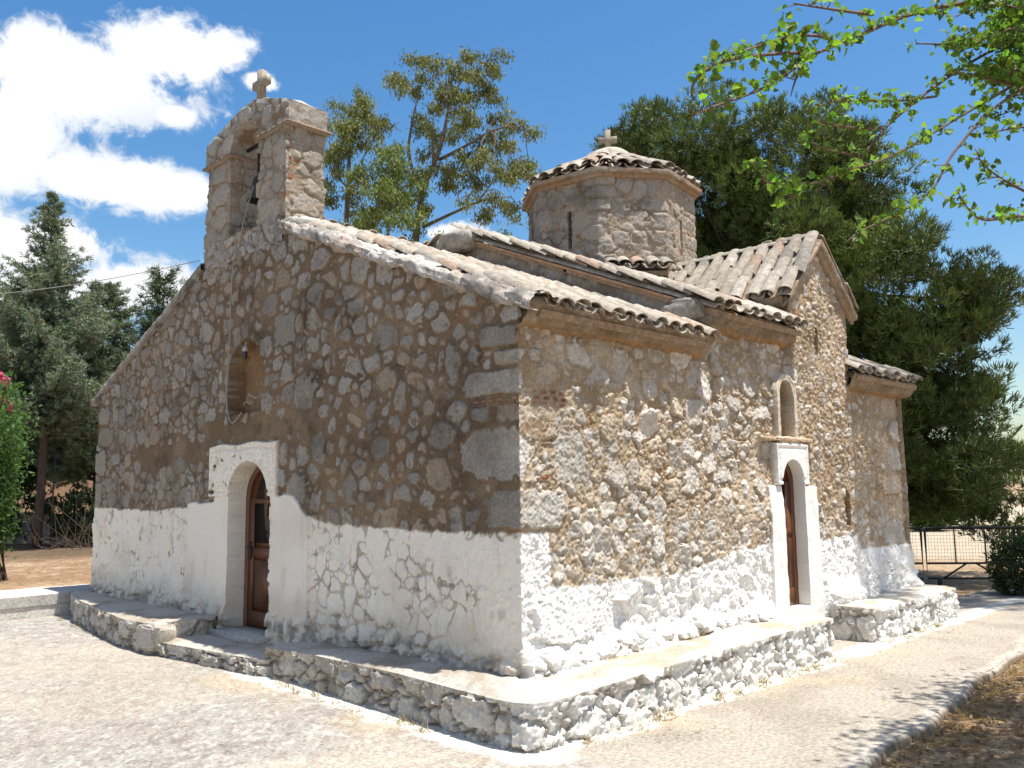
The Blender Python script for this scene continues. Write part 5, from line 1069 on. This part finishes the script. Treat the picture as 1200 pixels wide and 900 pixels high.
limb([(900, 330), (760, 350), (560, 340), (490, 365)], .006, .002, off=.25); limb([(720, 440), (600, 440), (490, 420), (480, 395)], .006, .002, off=.25); limb([(580, 590), (470, 640), (330, 630), (300, 615), (320, 580), (260, 550)], .006, .002, off=.25); limb([(610, 530), (520, 515), (460, 480)], .005, .002, off=.25); limb([(430, 650), (380, 690)], .004, .002, off=.25, dens=2)
limb([(1320, 200), (1210, 265), (1100, 330), (980, 400), (850, 480), (700, 560), (600, 580)], .010, .0025, F2, dens=.7, off=-.2)
limb([(1200, 300), (1080, 380), (1000, 470), (930, 560), (900, 640), (830, 700), (720, 755), (640, 790), (590, 830)], .007, .002, off=-.3, dens=.6)
limb([(1300, 440), (1210, 430), (1060, 460)], .01, .003, F2, off=-.4); limb([(1300, 700), (1210, 660), (1130, 620), (1050, 560), (1040, 520)], .01, .002, F2, off=-.5); limb([(1300, 720), (1210, 740), (1120, 750), (1050, 760), (1000, 710), (970, 650)], .01, .002, F2, off=-.6, dens=1.3)
limb([(1300, 230), (1120, 240), (950, 240)], .01, .003, F1, off=.1); limb([(1280, 130), (1100, 160), (900, 150), (830, 150)], .01, .003, F1, off=.3); limb([(1280, 330), (1100, 270), (960, 250)], .01, .003, F1, off=-.1)
for k in range(54):                                           # denser mass towards the upper right corner and out of frame
    a0 = rng.uniform(1150, 1500); b0 = rng.uniform(-150, 330); a1 = a0-rng.uniform(100, 240); b1 = b0+rng.uniform(-30, 110)
    limb([(a0, b0), ((a0+a1)/2, (b0+b1)/2+rng.normal()*20), (a1, b1)], .006, .002, off=rng.normal()*.35, dens=1.6)
OB = []
for k in range(150):                                          # crown outside the frame, shading the bare earth
    c = np.array((rng.uniform(.4, 4.4), rng.uniform(-4.9, -3.15), rng.uniform(3.5, 5.2)))
    if (c-CAMP)@CR/((c-CAMP)@CF) < .72 or rng.random() < .35: continue
    j = tk[-1-rng.integers(0, 4)]; cc = curve([j, (j+c)/2+(0, 0, .3), c], 5); mb.tube(cc, np.linspace(.022, .005, len(cc)), 5); OB.append(c+rng.normal(size=(190, 3))*(.20, .20, .13))
OB = np.vstack(OB)
mb.build('trunk', M_twig, mul, True)
LB = np.array(LB); LD = unit(np.array(LD)); n = len(LB)
def lobed(base, dirv, nrm, size, colr, name, parent):
    """lobed leaf: 9-point outline folded along the midrib"""
    dirv = unit(dirv); side = unit(np.cross(dirv, nrm)); up = np.cross(side, dirv)
    out = [(0, 0, 0), (.20, .27, .12), (.34, .42, .20), (.46, .27, .12), (.66, .30, .10), (1.0, .03, -.26), (.66, -.30, .10), (.46, -.25, .08), (.34, -.42, .14), (.20, -.27, .10), (.5, 0, .0)]
    V = np.stack([base+dirv*(size*a)[:, None]+side*(size*b)[:, None]+up*(size*c)[:, None] for a, b, c in out], 1); k = len(out); i = np.arange(len(base))[:, None]*k
    F = np.concatenate([i+np.array([[10, j, (j+1) % 10]]) for j in range(10)]); return mk(name, V.reshape(-1, 3), F, M_leaf, parent, np.repeat(colr, k, 0))
lobed(LB, LD, sph(n)*1.0+np.array((0, 0, .8)), rng.uniform(.020, .047, n), vary((.12, .22, .035), n, .55, .15), 'crown', mul)
lobed(OB, sph(len(OB))-(0, 0, .2), sph(len(OB))*.7+np.array((0, 0, 1.)), rng.uniform(.05, .085, len(OB)), vary((.13, .24, .035), len(OB), .3, .1), 'crown', mul)

# ------------------------------------------------------------------ litter on the bare earth
rng = np.random.default_rng(121); n = 3600
x = rng.uniform(.2, 7.5, n); y = kerb_y(x)-.06-np.abs(rng.normal(size=n))*.55; p = np.stack([x, y, terr(x, y)+.012], -1)
x2 = rng.uniform(-6, 4, 2200); y2 = rng.uniform(10.2, 19, 2200); p = np.vstack([p, np.stack([x2, y2, terr(x2, y2)+.012], -1)])
d = rng.normal(size=p.shape)*np.array((1, 1, .15)); lit = leaves(p, d, np.tile((0, 0, 1.), (len(p), 1))+rng.normal(size=p.shape)*.4, rng.uniform(.03, .07, len(p)), .022, vary((.27, .185, .11), len(p), .45), M_petal, 'dry_leaves', None)
tag(lit, kind='stuff'); lit['label'] = 'dry fallen leaves scattered on the bare earth'

# dry grass in the joints at the foot of the ledges and along the kerb
rng = np.random.default_rng(131); pts = []
for (x0, y0, x1, y1, n, z) in ((-.62, .3, -.56, 2.8, 26, PZ), (-.3, -.66, 3.8, -.62, 46, PZ), (4.9, -.62, 7.3, -.60, 20, PZ), (.4, -.05, 3.4, -.06, 40, 0.), (-.45, .1, 2.5, 0, 8, -.04), (-.75, 5.2, -.5, 8.4, 18, PZ)):
    for k in range(n):
        t = rng.random(); pts.append((x0+(x1-x0)*t+rng.normal()*.03, y0+(y1-y0)*t+rng.normal()*.03, z))
for k in range(120):
    x = rng.uniform(.3, 8); pts.append((x, float(kerb_y(x))-.07-abs(rng.normal())*.12, GZ))
B = []; D = []
for p in pts:
    n = rng.integers(5, 16); B.append(np.array(p)+rng.normal(size=(n, 3))*(.022, .022, .0)); D.append(unit(rng.normal(size=(n, 3))*.8+(0, 0, .6)))
B = np.vstack(B); D = np.vstack(D); g = blades(B, D, rng.uniform(.03, .10, len(B)), .005, vary((.27, .205, .11), len(B), .3), M_petal, 'dry_grass', None)
tag(g, 'dry straw grass in the joints along the ledges and kerb', kind='stuff')
x = np.concatenate([rng.uniform(-4.5, .5, 260), rng.uniform(0, 7, 160)]); y = np.concatenate([rng.uniform(-3, 8, 260), -.65-np.abs(rng.normal(size=160))*.4]); ok = (x < -.62) | (y < -.62); p = np.stack([x, y, 0*x+PZ+.012], -1)[ok]
lit = leaves(p, rng.normal(size=p.shape)*np.array((1, 1, .1)), np.tile((0, 0, 1.), (len(p), 1))+rng.normal(size=p.shape)*.3, rng.uniform(.015, .04, len(p)), .014, vary((.30, .21, .12), len(p), .4), M_petal, 'leaf_litter', None)
tag(lit, 'small dry leaves and chips scattered over the paving', kind='stuff')
